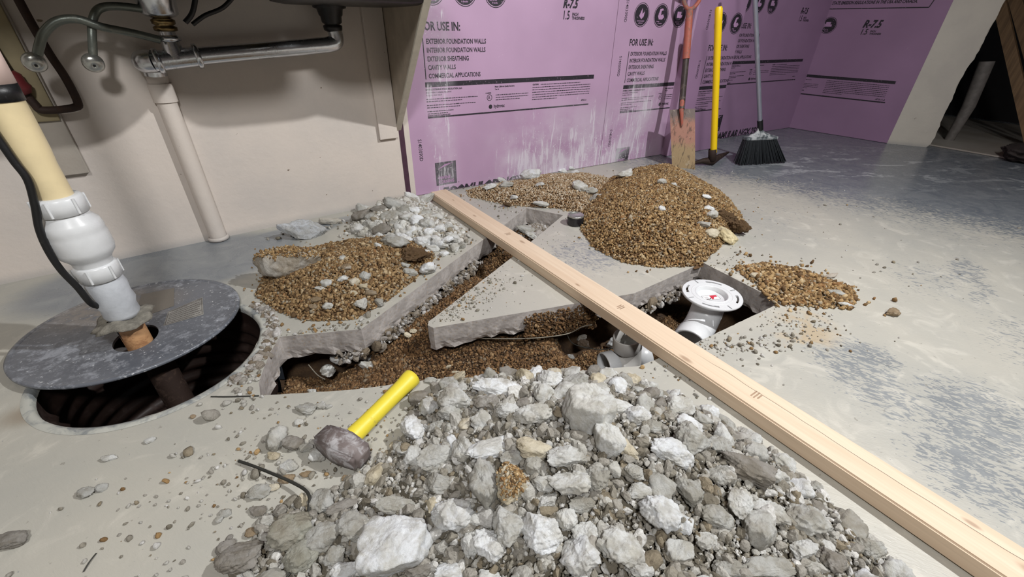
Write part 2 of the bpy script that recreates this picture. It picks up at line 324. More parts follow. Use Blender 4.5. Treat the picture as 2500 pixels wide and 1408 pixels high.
# ------------------------------------------------------------------ geometry of the dig
def g2(px, py): p = at(px, py); return (p.x, p.y)
TR_PX = [(683, 822), (882, 803), (1175, 588), (1215, 561), (1285, 508), (1375, 525), (1250, 628), (1060, 775), (1046, 784), (1044, 794), (1058, 800), (1548, 716), (1717, 641), (1907, 738), (1696, 838), (1640, 862), (1560, 893), (1300, 915), (1060, 925), (850, 952), (635, 965), (632, 935), (645, 895), (660, 860)]
TR = [g2(*p) for p in TR_PX]
PIT_C = Vector((-.348, 1.172)); PIT_R = .236
T = .078
def pt_in(P, poly):
    P = np.atleast_2d(P); x, y = P[:, 0], P[:, 1]; c = np.zeros(len(P), bool); n = len(poly)
    for i in range(n):
        x1, y1 = poly[i]; x2, y2 = poly[(i+1) % n]
        k = (y1 > y) != (y2 > y); xi = (x2-x1)*(y-y1)/((y2-y1) if y2 != y1 else 1e-9)+x1; c ^= k & (x < xi)
    return c
def pdist(P, poly):
    P = np.atleast_2d(P); d = np.full(len(P), 1e9); n = len(poly)
    for i in range(n):
        a = np.array(poly[i]); b = np.array(poly[(i+1) % n]); ab = b-a; t = np.clip(((P-a) @ ab)/max(ab @ ab, 1e-12), 0, 1)
        d = np.minimum(d, np.linalg.norm(P-(a+t[:, None]*ab), axis=1))
    return np.where(pt_in(P, poly), d, -d)
_wr = np.random.default_rng(5); _wk = _wr.normal(size=(60, 2)); _wp = _wr.uniform(0, 2*PI, 60)
def n2d(P, f, seed=0, oct=10):
    P = np.atleast_2d(P); s = (seed*7) % 50; o = np.zeros(len(P))
    for j in range(oct): o += np.sin(P @ (_wk[(s+j) % 60]*f*(1+.25*j))+_wp[(s+j*3) % 60])/(1+.25*j)
    return o/math.sqrt(oct)
def dense(poly, step, jag=0., seed=1):
    R = random.Random(seed); out = []
    for i in range(len(poly)):
        a = Vector(poly[i]); b = Vector(poly[(i+1) % len(poly)]); n = max(1, int((b-a).length/step)); nn = Vector((-(b-a).y, (b-a).x)).normalized()
        for k in range(n):
            p = a.lerp(b, k/n)+nn*(R.uniform(-jag, jag)); out.append((p.x, p.y))
    return out
# ------------------------------------------------------------------ floor slab with trench and sump hole
def build_floor():
    outer = [(-3, -2.6), (6.5, -2.6), (6.5, 3.2), (-3, 3.2)]
    tr = dense(TR, .014, .0007); pit = []
    for j in range(96):
        a = 2*PI*j/96; r = PIT_R+.004*math.sin(5*a)+random.Random(j).uniform(-.002, .002); pit.append((PIT_C.x+r*math.cos(a), PIT_C.y+r*math.sin(a)))
    vs = [Vector(p) for p in outer+tr+pit]; ed = []; k = 0
    for L in (outer, tr, pit):
        ed += [(k+i, k+(i+1) % len(L)) for i in range(len(L))]; k += len(L)
    ov, oe, of, *_ = delaunay_2d_cdt(vs, ed, [], 0, 1e-6)
    cen = np.array([[(ov[f[0]].x+ov[f[1]].x+ov[f[2]].x)/3, (ov[f[0]].y+ov[f[1]].y+ov[f[2]].y)/3] for f in of])
    bad = pt_in(cen, tr) | pt_in(cen, pit)
    mb = MB(); F = []
    for f, b in zip(of, bad):
        if b: continue
        a, c, d = (ov[i] for i in f[:3])
        if (c-a).cross(d-a) < 0: f = f[::-1]
        F.append(f)
    mb.add([(v.x, v.y, 0) for v in ov], F)
    nf = len(mb.f)
    # broken / sawn faces around the trench, wavy lower edge
    R = random.Random(3)
    def wall(L, deep, jit, inward, seed):
        n = len(L); rows = 7; V = []; P = np.array(L); w = n2d(P, 26, seed); w2 = n2d(P, 70, seed+3)
        nx = np.roll(P, -1, 0)-np.roll(P, 1, 0); nx /= np.maximum(np.linalg.norm(nx, axis=1), 1e-9)[:, None]; nrm = np.stack([-nx[:, 1], nx[:, 0]], 1)*inward
        for r in range(rows):
            u = r/(rows-1)
            for i in range(n):
                rough = jit*1.3*u**5
                z = -u*(deep+jit*(w[i]*.6+w2[i]*.3)); q = P[i]+nrm[i]*rough*(w2[i]*.5+R.uniform(-.4, .4)+.3)
                V.append((q[0], q[1], z))
        F = [(r*n+i, r*n+(i+1) % n, (r+1)*n+(i+1) % n, (r+1)*n+i) for r in range(rows-1) for i in range(n)]
        mb.add(V, F)
        # underside, reaching back under the slab
        k = (rows-1)*n; V2 = [V[k+i] for i in range(n)]+[(V[k+i][0]+nrm[i][0]*.03, V[k+i][1]+nrm[i][1]*.03, -.078) for i in range(n)]
        mb.add(V2, [(i, (i+1) % n, n+(i+1) % n, n+i) for i in range(n)])
    A = sum(TR[i][0]*TR[(i+1) % len(TR)][1]-TR[(i+1) % len(TR)][0]*TR[i][1] for i in range(len(TR)))
    wall(tr, T, .012, 1 if A < 0 else -1, 1)
    mb2 = MB()
    me = mb.mesh('floor'); me.materials.append(MT['floor']); me.materials.append(MT['cut'])
    mi = np.zeros(len(me.polygons), np.int32); mi[nf:] = 1; me.polygons.foreach_set('material_index', mi)
    o = bpy.data.objects.new('floor', me); COL.objects.link(o); tag(o, kind='structure')
    return tr
TRD = build_floor()
# ------------------------------------------------------------------ room shell
LA = Vector((-.816, 1.832)); LB = Vector((.556, 1.983)); lt = (LB-LA).normalized(); ln = Vector((lt.y, -lt.x))   # left wall line, ln points into the room
LT3 = Vector((lt.x, lt.y, 0)); LN3 = Vector((ln.x, ln.y, 0)); LO = Vector((LA.x, LA.y, 0)); UP = Vector((0, 0, 1))
def LW(u, off, z): return LO+LT3*u+LN3*off+UP*z
def lwpx(px, py, off=0.): return atpl(px, py, LO+LN3*off, LN3)
def frame_box(o, u, w, a, b, bev=0.0):
    m = Matrix((u, w, UP)).transposed().to_4x4(); m.translation = o; mb = MB(); mb.box(a, b, m, bev); return mb
struct(frame_box(LO, LT3, LN3, (-2.6, -.12, -.08), (1.46, 0, 2.3)), 'wall_left', MT['wall'])
PY = 1.996
mb = MB(); mb.box((.58, PY+.040, -.08), (2.85, PY+.30, 2.3)); mb.box((2.85, 2.165, -.08), (4.5, 2.35, 2.3)); struct(mb, 'wall_back', MT['room'])
mb = MB(); mb.box((-3, -2.7, -.08), (6.6, -2.6, 2.3)); struct(mb, 'wall_front', MT['room'])
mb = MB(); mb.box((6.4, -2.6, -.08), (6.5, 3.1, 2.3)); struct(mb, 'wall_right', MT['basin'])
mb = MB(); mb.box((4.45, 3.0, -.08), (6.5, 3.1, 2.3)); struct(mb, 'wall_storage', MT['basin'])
mb = MB(); mb.box((-3.1, -2.6, -.08), (-3, 3, 2.3)); struct(mb, 'wall_far_left', MT['wall'])
mb = MB(); mb.box((-3.1, -2.7, 2.3), (6.6, 3.2, 2.4)); struct(mb, 'ceiling', MT['ceil'])
# ------------------------------------------------------------------ pink boards and their print
def text_mesh(s, size, shear=0., bold=0., sx=1.):
    c = bpy.data.curves.new('t', 'FONT'); c.body = s; c.size = size; c.shear = shear; c.offset = bold; c.resolution_u = 2
    o = bpy.data.objects.new('t', c); COL.objects.link(o); bpy.context.view_layer.update()
    me = bpy.data.meshes.new_from_object(o.evaluated_get(bpy.context.evaluated_depsgraph_get())); bpy.data.objects.remove(o)
    vs = [(v.co.x*sx, v.co.y) for v in me.vertices]; fs = [tuple(p.vertices) for p in me.polygons]; bpy.data.meshes.remove(me); return vs, fs
class Sheet:
    """flat print laid out in (u, z) on a board face"""
    def __init__(s, o, u, n, lift=.0006): s.o = Vector(o); s.u = Vector(u); s.n = Vector(n); s.mb = MB(); s.mps = []; s.new(); s.lift = lift; s.lo = -9; s.hi = 9; s.zlo = .002
    def new(s): s.mp = MB(); s.mps.append(s.mp)
    def P(s, x, z, e=0): return s.o+s.u*x+UP*z+s.n*(s.lift+e)
    def poly(s, pts, e=0, mb=None):
        (mb or s.mb).add([s.P(min(max(x, s.lo), s.hi), max(z, s.zlo), e) for x, z in pts], [tuple(range(len(pts)))])
    def rect(s, x0, z0, x1, z1, e=0, mb=None, sl=0.):
        if x1 < s.lo or x0 > s.hi or z1 < s.zlo: return
        s.poly([(x0, z0), (x1, z0), (x1+sl, z1), (x0+sl, z1)], e, mb)
    def text(s, t, x, z, h, shear=0., bold=0., sx=.82, rot=0, e=0, mb=None, maxw=None):
        vs, fs = text_mesh(t, h*1.42, shear, bold, sx)
        if rot: vs = [(-b, a) if rot > 0 else (b, -a) for a, b in vs]
        X = [a+x for a, b in vs]
        if not X: return
        if min(X) < s.lo-.02 or max(X) > s.hi+.02:
            fs = [f for f in fs if all(s.lo <= vs[i][0]+x <= s.hi for i in f)]
        (mb or s.mb).add([s.P(a+x, max(b+z, s.zlo), e) for a, b in vs], fs)
    def lines(s, x, z, w, n, dz, h=.0035, seed=0):
        R = random.Random(seed)
        for i in range(n):
            q = x; end = x+w*(1 if i < n-1 else R.uniform(.3, .8))
            while q < end:
                L = R.uniform(.004, .016); s.rect(q, z-i*dz, min(q+L, end), z-i*dz+h*R.uniform(.8, 1.1)); q += L+.0022
    def ring(s, x, z, r0, r1, n=36, e=0, mb=None):
        for j in range(n):
            a, b = 2*PI*j/n, 2*PI*(j+1)/n
            q = [(x+r0*math.cos(a), z+r0*math.sin(a)), (x+r1*math.cos(a), z+r1*math.sin(a)), (x+r1*math.cos(b), z+r1*math.sin(b)), (x+r0*math.cos(b), z+r0*math.sin(b))]
            if all(s.lo <= p[0] <= s.hi for p in q): s.poly(q, e, mb)
    def disc(s, x, z, r, e=0, mb=None): s.ring(x, z, 0.0005, r, 32, e, mb)
def icon(S_, x, z, k, line1, line2):
    S_.new()
    S_.disc(x, z, .050); S_.ring(x, z, .0535, .0565)
    mp = S_.mp; E = .0004
    if k == 0: P = [[(-.018, -.004), (0, .032), (.004, .004), (.02, .018), (.016, -.006), (0, -.02)]]
    elif k == 1: P = [[(-.014, .03), (.006, .034), (.012, .028), (-.002, .02), (-.002, .002), (.014, .006), (.024, -.006), (.012, -.018), (-.014, -.018), (-.024, -.004)]]
    else: P = [[(-.022, -.008), (.022, -.008), (.022, .006), (.010, .006), (.010, .022), (-.022, .022)]]
    for q in P: S_.poly([(x+a, z+b) for a, b in q], E, mp)
    S_.text(line1, x-.030, z-.030, .006, 0, .0002, .95, e=E, mb=mp); S_.text(line2, x-.018, z-.040, .006, 0, .0002, .95, e=E, mb=mp)
def print_sheet(Sx, x0, z0, parts='all', seed=0):
    """x0: left of the text column, z0: top edge of the thick bar"""
    A = lambda k: parts == 'all' or k in parts
    if A('circ'):
        for i, (a, b) in enumerate([('environmentally', 'preferred'), ('strong', '& durable'), ('easy to cut', '& handle')]): icon(Sx, x0+.062+.150*i, z0+.344, i, a, b)
    if A('for'):
        Sx.text('FOR USE IN:', x0, z0+.200, .031, 0, .0012, .78)
        for i, s_ in enumerate(['EXTERIOR FOUNDATION WALLS', 'INTERIOR FOUNDATION WALLS', 'EXTERIOR SHEATHING', 'CAVITY WALLS', 'COMMERCIAL APPLICATIONS']): Sx.text(s_, x0+.02, z0+.150-.0335*i, .0185, 0, .0006, .74)
        Sx.rect(x0+.004, z0+.012, x0+.008, z0+.172)
    if A('r'):
        Sx.text('R-7.5', x0+.735, z0+.300, .036, .25, .0022, .80); Sx.text('1.5', x0+.735, z0+.252, .036, .1, .0008, .72)
        Sx.text('INCH', x0+.795, z0+.268, .012, 0, .0007, .9); Sx.text('THICKNESS', x0+.795, z0+.252, .012, 0, .0007, .9)
    if A('bar'): Sx.rect(x0, z0-.020, x0+.975, z0)
    if A('low'):
        Sx.text('OWENS CORNING FOAM INSULATION, LLC', x0, z0-.034, .0075, 0, .0004, .85); Sx.text('ONE OWENS CORNING PARKWAY', x0, z0-.046, .0065, 0, .0001, .85); Sx.text('TOLEDO, OHIO 43659', x0, z0-.057, .0065, 0, .0001, .85)
        Sx.lines(x0, z0-.072, .26, 2, .010, seed=seed+1); Sx.lines(x0, z0-.098, .25, 2, .010, seed=seed+2); Sx.lines(x0, z0-.124, .13, 2, .010, seed=seed+3)
        Sx.text('Meets California Quality Standards', x0+.355, z0-.036, .0070, 0, .0003, .8); Sx.text('Title 24', x0+.355, z0-.048, .0065, 0, .0002, .8)
        Sx.ring(x0+.325, z0-.080, .012, .0145); Sx.text('UL', x0+.317, z0-.084, .011, 0, .0006, .6); Sx.text('CLASSIFIED', x0+.303, z0-.062, .005, 0, .0003, .9)
        Sx.lines(x0+.36, z0-.072, .19, 3, .011, seed=seed+4)
        Sx.disc(x0+.330, z0-.122, .010); Sx.text('hydrovac', x0+.348, z0-.128, .016, 0, .0006, .75)
        Sx.text('CAUTION:', x0+.575, z0-.036, .0065, 0, .0005, .85); Sx.lines(x0+.625, z0-.036, .33, 1, .01, seed=seed+5); Sx.lines(x0+.575, z0-.048, .38, 6, .0115, seed=seed+6)
        Sx.text('AP10-11-A', x0+.90, z0-.128, .0075, .2, .0006, .8)
        Sx.rect(x0, z0-.152, x0+.955, z0-.145); Sx.text('MANUFACTURED IN TALLMADGE OHIO', x0, z0-.1435, .0055, 0, .0004, .8)
    if A('logo'):
        a, b = x0+.015, z0-.360; Sx.new()
        Sx.rect(a, b-.115, a+.112, b)
        Sx.poly([(a+.01, b-.035), (a+.05, b-.012), (a+.102, b-.006), (a+.055, b-.02)], .0004, Sx.mp)
        Sx.text('OWENS', a+.012, b-.085, .016, 0, .0006, .8, e=.0004, mb=Sx.mp); Sx.text('CORNING', a+.012, b-.106, .016, 0, .0006, .8, e=.0004, mb=Sx.mp); Sx.ring(a+.122, b-.112, .0025, .0035)
    if A('big'): Sx.text('FOAMULAR NGX 250', x0+.045, z0-.545, .055, .15, .0035, .80)
    if A('vert'):
        for zz in (.16, -.23, .42): Sx.text('S1403090D', x0-.060, z0+zz-.10+.09, .018, 0, .0001, .85, rot=-1)
def board(name, label, o, u, n, w, h, th, x0, z0, parts, matk='pink', seed=0, extra=None, lo=0.004, hi=None, base=0.002):
    o = Vector(o); u = Vector(u).normalized(); n = Vector(n).normalized()
    root = empty(name, o, label, 'insulation board', 'pink foam insulation boards along the walls')
    m = Matrix((u, -n, UP)).transposed().to_4x4(); m.translation = o
    mb = MB(); mb.box((0, .0, base), (w, th, h), m, .0015); mb.link('foam_panel', MT[matk], root)
    s = Sheet(o, u, n); s.lo = lo; s.hi = (hi if hi else w-.004); s.zlo = base+.002
    print_sheet(s, x0, z0, parts, seed)
    if extra: extra(s)
    s.mb.link('printed_lettering', MT['ink'], root)
    for q in s.mps:
        if q.v: q.link('printed_symbol', MT['pinkprint'], root)
    return root
XR = Vector((1, 0, 0)); NB = Vector((0, -1, 0))
b1 = board('foam_board', 'pink foam board with plaster streaks, directly right of the beige wall', (.608, PY, 0), XR, NB, 1.216, 2.28, .038, .125, .510, 'all', seed=10, lo=.004)
mb = MB(); mb.box((.584, PY-.012, .002), (.6077, PY+.030, 2.28)); mb.link('cut_edge', MT['pedge'], b1)
b2 = board('foam_board', 'pink foam board whitest with splashes, second from the beige wall, behind the spade', (1.8265, PY, 0), XR, NB, .544, 2.28, .038, .112, .447, ('circ', 'for', 'bar', 'low', 'logo', 'vert'), seed=20)
# return and overlapping board
mb = MB(); mb.box((2.372, 1.946, .002), (2.392, 2.034, 2.28)); o = mb.link('foam_strip', MT['pink'])
tag(o, 'narrow pink foam strip at the jog behind the spade blade', 'insulation strip')
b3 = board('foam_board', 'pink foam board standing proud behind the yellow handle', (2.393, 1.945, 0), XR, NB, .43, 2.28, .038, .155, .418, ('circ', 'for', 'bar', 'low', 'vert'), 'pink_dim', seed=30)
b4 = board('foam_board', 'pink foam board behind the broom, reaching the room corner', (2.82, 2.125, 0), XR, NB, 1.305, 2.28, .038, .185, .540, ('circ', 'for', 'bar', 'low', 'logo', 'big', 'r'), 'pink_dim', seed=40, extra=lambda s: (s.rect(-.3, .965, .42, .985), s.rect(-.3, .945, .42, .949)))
RA = Vector((4.118, 2.144, 0)); RB = Vector((4.214, 1.415, 0)); RC = Vector((4.342, 1.202, 0)); ru = (RB-RA).normalized(); rn = Vector((ru.y, -ru.x, 0))
if rn.x > 0: rn = -rn
def rex(s):
    def uv(px, py): q = atpl(px, py, RA, rn)-RA; return q.dot(ru), q.z
    a = uv(2020, 22); b = uv(2268, 18); s.rect(.0, a[1]-.003, b[0], a[1]+.003); s.rect(b[0]-.003, a[1], b[0]+.003, a[1]+.2, sl=.05)
    s.text('STATE EMISSION REGULATIONS IN THE USA AND CANADA.', a[0]+.02, a[1]+.028, .019, .2, .001, .72)
    c = uv(2023, 62); icon(s, c[0], c[1], 2, 'easy to cut', '& handle')
    c = uv(2105, 67); s.text('R-7.5', c[0], c[1], .046, .25, .0028, .8); c = uv(2098, 84); s.text('1.5', c[0], c[1], .036, .1, .0012, .75); s.text('INCH', c[0]+.062, c[1]+.016, .011, 0, .0007, .9); s.text('THICKNESS', c[0]+.062, c[1], .011, 0, .0007, .9)
    a = uv(1964, 182); b = uv(2186, 203); s.rect(a[0], .404, b[0], .424)
    s.lines(a[0], .385, .12, 1, .01, seed=61); s.lines(a[0], .355, .13, 4, .011, seed=62); s.lines(a[0]+.18, .388, .42, 8, .0125, .004, seed=63)
    s.text('AP10-A', a[0], .300, .010, .2, .0005, .8); s.text('AP10-11-A', b[0]-.08, .288, .012, .2, .0006, .8); s.rect(a[0]-.01, .272, b[0]-.01, .281)
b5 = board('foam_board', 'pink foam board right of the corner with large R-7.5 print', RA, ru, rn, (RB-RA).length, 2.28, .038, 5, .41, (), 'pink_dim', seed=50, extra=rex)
# plasterboard beyond, with its broken edge
rv = (RC-RB).normalized(); q = RB+rn*(-.01)
def dry():
    R = random.Random(8); v3 = Vector((rv.y, -rv.x, 0)); v3 = v3 if v3.x < 0 else -v3
    L = (RC-RB).length; n = 90; mb = MB(); me2 = MB(); E = []
    for i in range(n+1):
        z = 2.28*i/n; e = L+.004*math.sin(z*23)+.008*math.sin(z*9+1)+R.uniform(-.003, .003)-.012*math.exp(-z/.03); E.append((e, z))
    pl = [(0, 0)]+[(a, z) for a, z in E]+[(0, 2.28)]
    mb.prism(pl, RB-v3*.002, rv, UP, -v3, .028); struct(mb, 'wall_stub', MT['dry'])
    V = []; F = []
    for (a, z) in E:
        for k in range(5):
            d = -.012+.03*k; V.append(RB+rv*(a-.004+R.uniform(0, .012)*(1 if 0 < k < 4 else .2))+UP*z-v3*(.001+.024*k/1.0+R.uniform(-.003, .003)))
    for i in range(n):
        for k in range(4): F.append((i*5+k, i*5+k+1, (i+1)*5+k+1, (i+1)*5+k))
    me2.add(V, F); struct(me2, 'trim_1', MT['gyp'])
dry()
# ------------------------------------------------------------------ rocks
def ico(sub):
    bm = bmesh.new(); bmesh.ops.create_icosphere(bm, subdivisions=sub, radius=1); V = np.array([v.co for v in bm.verts]); F = np.array([[v.index for v in f.verts] for f in bm.faces]); bm.free(); return V, F
ICO = {k: ico(k) for k in (1, 2, 3, 4, 5)}
def rock(sub, seed, planes=9, noise=.05, k=14, flat=None):
    V, F = ICO[sub]; r = np.random.default_rng(seed); N = r.normal(size=(planes, 3)); N /= np.linalg.norm(N, axis=1)[:, None]; p = r.uniform(.55, .95, planes)
    if flat: N = np.vstack([N, [[0, 0, 1], [0, 0, -1]]]); p = np.append(p, [flat, flat])
    d = np.maximum(V @ N.T, 1e-3); rr = ((d/p)**k).sum(1); rr = (rr+1.05**-k)**(-1/k)
    P = V*rr[:, None]
    if sub >= 3:
        for j in range(34 if sub > 3 else 12):      # chipped facets
            n = r.normal(size=3); n /= np.linalg.norm(n); sd = P @ n; m = sd.max(); q = m-r.uniform(.03, .16)*(1 if j < 12 else .5); e = np.clip(sd-q, 0, None); P = P-e[:, None]*n
    h = np.zeros(len(V)); g = np.zeros(len(V)); K = r.normal(size=(60, 3)); K /= np.linalg.norm(K, axis=1)[:, None]; ph = r.uniform(0, 2*PI, 60)
    for j in range(10): g += np.sin(P @ K[j]*(2.5+.45*j)+ph[j])/(1+.12*j)
    top = 34 if sub == 5 else (18 if sub == 4 else 10)
    for j in range(10, 60):
        f = 5+top*((j-10)/50)**1.3; h += (1-np.abs(np.sin(P @ K[j]*f+ph[j]))**.7)*(5/f)**.75
    P = P*(1+noise*1.1*g/2.2+noise*1.5*((h-h.mean())/max(h.std(), 1e-6))*.45)[:, None]
    P -= (P.max(0)+P.min(0))/2; P /= (P.max(0)-P.min(0)); return P, F
def rmesh(name, P, F, mat, smooth=False):
    me = bpy.data.meshes.new(name); me.from_pydata(P.tolist(), [], F.tolist()); me.polygons.foreach_set('use_smooth', [smooth]*len(F)); me.update(); me.materials.append(mat); return me
BIG = [rmesh('chunk_big', *rock(5, 100+i, 7+i % 4, .07, 40), MT['chunk'], True) for i in range(16)]
SLAB = [rmesh('chunk_slab', *rock(5, 200+i, 6, .05, 40, flat=.42), MT['chunk'], True) for i in range(6)]
MED = [rmesh('chunk_medium', *rock(4, 300+i, 7+i % 3, .07, 40), MT['chunk'], True) for i in range(14)]
SML = [rmesh('chunk_small', *rock(3, 400+i, 7, .06, 40), MT['chunk']) for i in range(12)]
# ------------------------------------------------------------------ mounds
def world_poly(px): return [g2(*p) for p in px]
M_A = [(1.10, 1.27), (1.03, 1.10), (1.05, .95), (1.13, .87), (1.27, .80), (1.40, .84), (1.62, .92), (1.80, .98), (1.98, 1.18), (2.08, 1.40), (2.12, 1.62), (1.95, 1.74), (1.72, 1.76), (1.45, 1.60), (1.22, 1.42)]
M_B = [(.89, 1.95), (.86, 1.86), (.97, 1.66), (1.15, 1.52), (1.22, 1.40), (1.50, 1.55), (1.70, 1.72), (1.62, 1.90), (1.40, 1.98)]
M_C = [(-.115, 1.36), (-.07, 1.24), (.0, 1.14), (.12, 1.08), (.22, 1.12), (.36, 1.22), (.47, 1.33), (.47, 1.46), (.38, 1.56), (.22, 1.62), (.04, 1.60), (-.08, 1.50)]
M_D = [(.27, 1.66), (.29, 1.80), (.42, 1.93), (.56, 1.965), (.64, 1.90), (.66, 1.72), (.665, 1.50), (.60, 1.37), (.50, 1.40), (.40, 1.50)]
M_E = [(1.37, .74), (1.33, .62), (1.27, .53), (1.33, .47), (1.45, .385), (1.54, .41), (1.60, .45), (1.58, .52), (1.57, .62), (1.50, .70)]
M_F = [(-.20, .50), (-.14, .58), (-.06, .565), (.03, .57), (.12, .62), (.16, .69), (.25, .715), (.38, .655), (.48, .61), (.60, .535), (.655, .44), (.70, .34), (.735, .24), (.73, .12), (.715, .02), (.70, -.06), (.60, -.15), (.40, -.18), (.15, .0), (-.10, .22), (-.22, .38)]
def hz(poly, H, s, nz=.006, f=9, seed=0):
    def fn(P):
        d = pdist(P, poly); dd = np.clip(d, 0, None); return np.where(d > 0, H*(1-np.exp(-s*dd/H))+nz*n2d(P, f, seed)*np.clip(dd/.05, 0, 1), 0)
    return fn
hA = hz(M_A, .20, .72, .006, 9, 1); hB = hz(M_B, .055, .5, .006, 11, 2); hC = hz(M_C, .115, .62, .006, 12, 3); hD = hz(M_D, .07, .6, .006, 12, 4); hE = hz(M_E, .012, .3, .006, 25, 5)
def hF(P):
    P = np.atleast_2d(P); d = pdist(P, M_F); dd = np.clip(d, 0, None)
    amp = np.clip(.045+.085*np.exp(-((P[:, 0]-.45)**2/.09+(P[:, 1]-.38)**2/.07)), 0, 1)
    lf = 1/(1+np.exp(-(P[:, 0]-.08)/.06))
    return np.where(d > 0, (amp*(1-np.exp(-1.1*dd/amp))+.008*n2d(P, 14, 6)*np.clip(dd/.04, 0, 1))*(.18+.82*lf), 0)
def soilz(P):
    P = np.atleast_2d(P); x, y = P[:, 0], P[:, 1]
    z = -.122+.007*n2d(P, 10, 7)+.004*n2d(P, 30, 8)
    z += -.085*np.exp(-(((x-.0)/.17)**2+((y-1.12)/.13)**2))
    z += .035*np.exp(-(((x-.35)/.16)**2+((y-1.08)/.10)**2))+.03*np.exp(-(((x-.55)/.12)**2+((y-1.22)/.10)**2))
    z += -.13/(1+np.exp(-(x-.70-.12*(y-.6))/.018))*(y < 1.0)
    z += -.10*np.exp(-(((x-1.04)/.07)**2+((y-.74)/.06)**2))
    z += -.10*np.exp(-(((x-.74)/.06)**2+((y-.80)/.08)**2))
    z += -.30*np.exp(-(((x-.735)/.055)**2+((y-1.325)/.085)**2))
    z += .055*np.exp(-(((x-1.02)/.12)**2+((y-1.50)/.10)**2))
    z += .11*np.exp(-(((x-1.19)/.05)**2+((y-.50)/.03)**2))+.05*np.exp(-(((x-1.22)/.05)**2+((y-.62)/.10)**2))
    d = pdist(P, TR); return z+np.clip((-d-.10)/.06, 0, 1)*(-.07-z)
def hfield(fn, bb, step, mask=None, zoff=0):
    x0, y0, x1, y1 = bb; nx = int((x1-x0)/step)+1; ny = int((y1-y0)/step)+1
    X, Y = np.meshgrid(np.linspace(x0, x1, nx), np.linspace(y0, y1, ny)); P = np.stack([X.ravel(), Y.ravel()], 1); Z = fn(P)+zoff
    V = np.column_stack([P, Z]); I = np.arange(nx*ny).reshape(ny, nx)
    F = np.stack([I[:-1, :-1].ravel(), I[:-1, 1:].ravel(), I[1:, 1:].ravel(), I[1:, :-1].ravel()], 1)
    if mask is not None: k = mask(P); F = F[k[F].all(1)] if k.dtype == bool else F
    used = np.unique(F); mp = -np.ones(len(V), int); mp[used] = np.arange(len(used)); return V[used], mp[F]
def frags(N, pos, size, sub, cols, rng, planes=7, asp=(1., .8, .62), tilt=None, nvar=14):
    """N fragments merged: vertices, triangles, colours"""
    T_ = [rock(sub, 900+i+sub*50, planes, .05 if sub > 1 else .0) for i in range(nvar)]
    q = rng.normal(size=(N, 4)); q /= np.linalg.norm(q, axis=1)[:, None]; w, x, y, z = q.T
    Rm = np.stack([1-2*(y*y+z*z), 2*(x*y-z*w), 2*(x*z+y*w), 2*(x*y+z*w), 1-2*(x*x+z*z), 2*(y*z-x*w), 2*(x*z-y*w), 2*(y*z+x*w), 1-2*(x*x+y*y)], 1).reshape(N, 3, 3)
    sc = np.array(asp)*rng.uniform(.8, 1.2, (N, 3)); var = rng.integers(0, nvar, N); VV = []; FF = []; CC = []; k = 0
    for v in range(nvar):
        idx = np.where(var == v)[0]
        if not len(idx): continue
        P, F = T_[v]; A = (P[None]*sc[idx][:, None]*size[idx][:, None, None]); A = np.einsum('nij,nvj->nvi', Rm[idx], A)+pos[idx][:, None]
        VV.append(A.reshape(-1, 3)); nv = len(P); FF.append((F[None]+(np.arange(len(idx))*nv)[:, None, None]+k).reshape(-1, 3)); k += len(idx)*nv
        CC.append(np.repeat(cols[idx], nv, 0))
    return np.vstack(VV), np.vstack(FF), np.vstack(CC)
def merged(name, V, F, C, mat, smooth=True):
    me = bpy.data.meshes.new(name); nf = len(F); me.vertices.add(len(V)); me.vertices.foreach_set('co', V.astype(np.float32).ravel())
    me.loops.add(nf*3); me.loops.foreach_set('vertex_index', F.astype(np.int32).ravel()); me.polygons.add(nf); me.polygons.foreach_set('loop_start', np.arange(0, nf*3, 3, dtype=np.int32))
    me.polygons.foreach_set('use_smooth', np.full(nf, smooth)); me.update(calc_edges=True)
    a = me.attributes.new('tone', 'FLOAT_COLOR', 'POINT'); a.data.foreach_set('color', np.column_stack([C, np.ones(len(C))]).astype(np.float32).ravel())
    me.materials.append(mat); return me
RG = np.random.default_rng(11)
def palette(rng, N, cols, w, jit=.12):
    c = np.array([lin(k)[:3] for k in cols]); i = rng.choice(len(cols), N, p=np.array(w)/sum(w)); return np.clip(c[i]*rng.uniform(1-jit, 1+jit, (N, 1)), 0, 1)
BR = [(168, 140, 100), (146, 118, 80), (122, 96, 64), (190, 168, 132), (158, 146, 126), (98, 76, 52), (144, 108, 70)]; BW = [5, 6, 4, 2, 1.4, 3, 1.5]
BD = [(132, 102, 70), (114, 86, 58), (96, 72, 48), (150, 124, 92), (124, 110, 92), (78, 58, 40)]; BDW = [5, 6, 5, 2, 1.2, 4]
def sample(poly, N, rng):
    p = np.array(poly); out = np.zeros((0, 2))
    while len(out) < N:
        q = rng.uniform(p.min(0), p.max(0), (N*2, 2)); out = np.vstack([out, q[pt_in(q, poly)]])
    return out[:N]
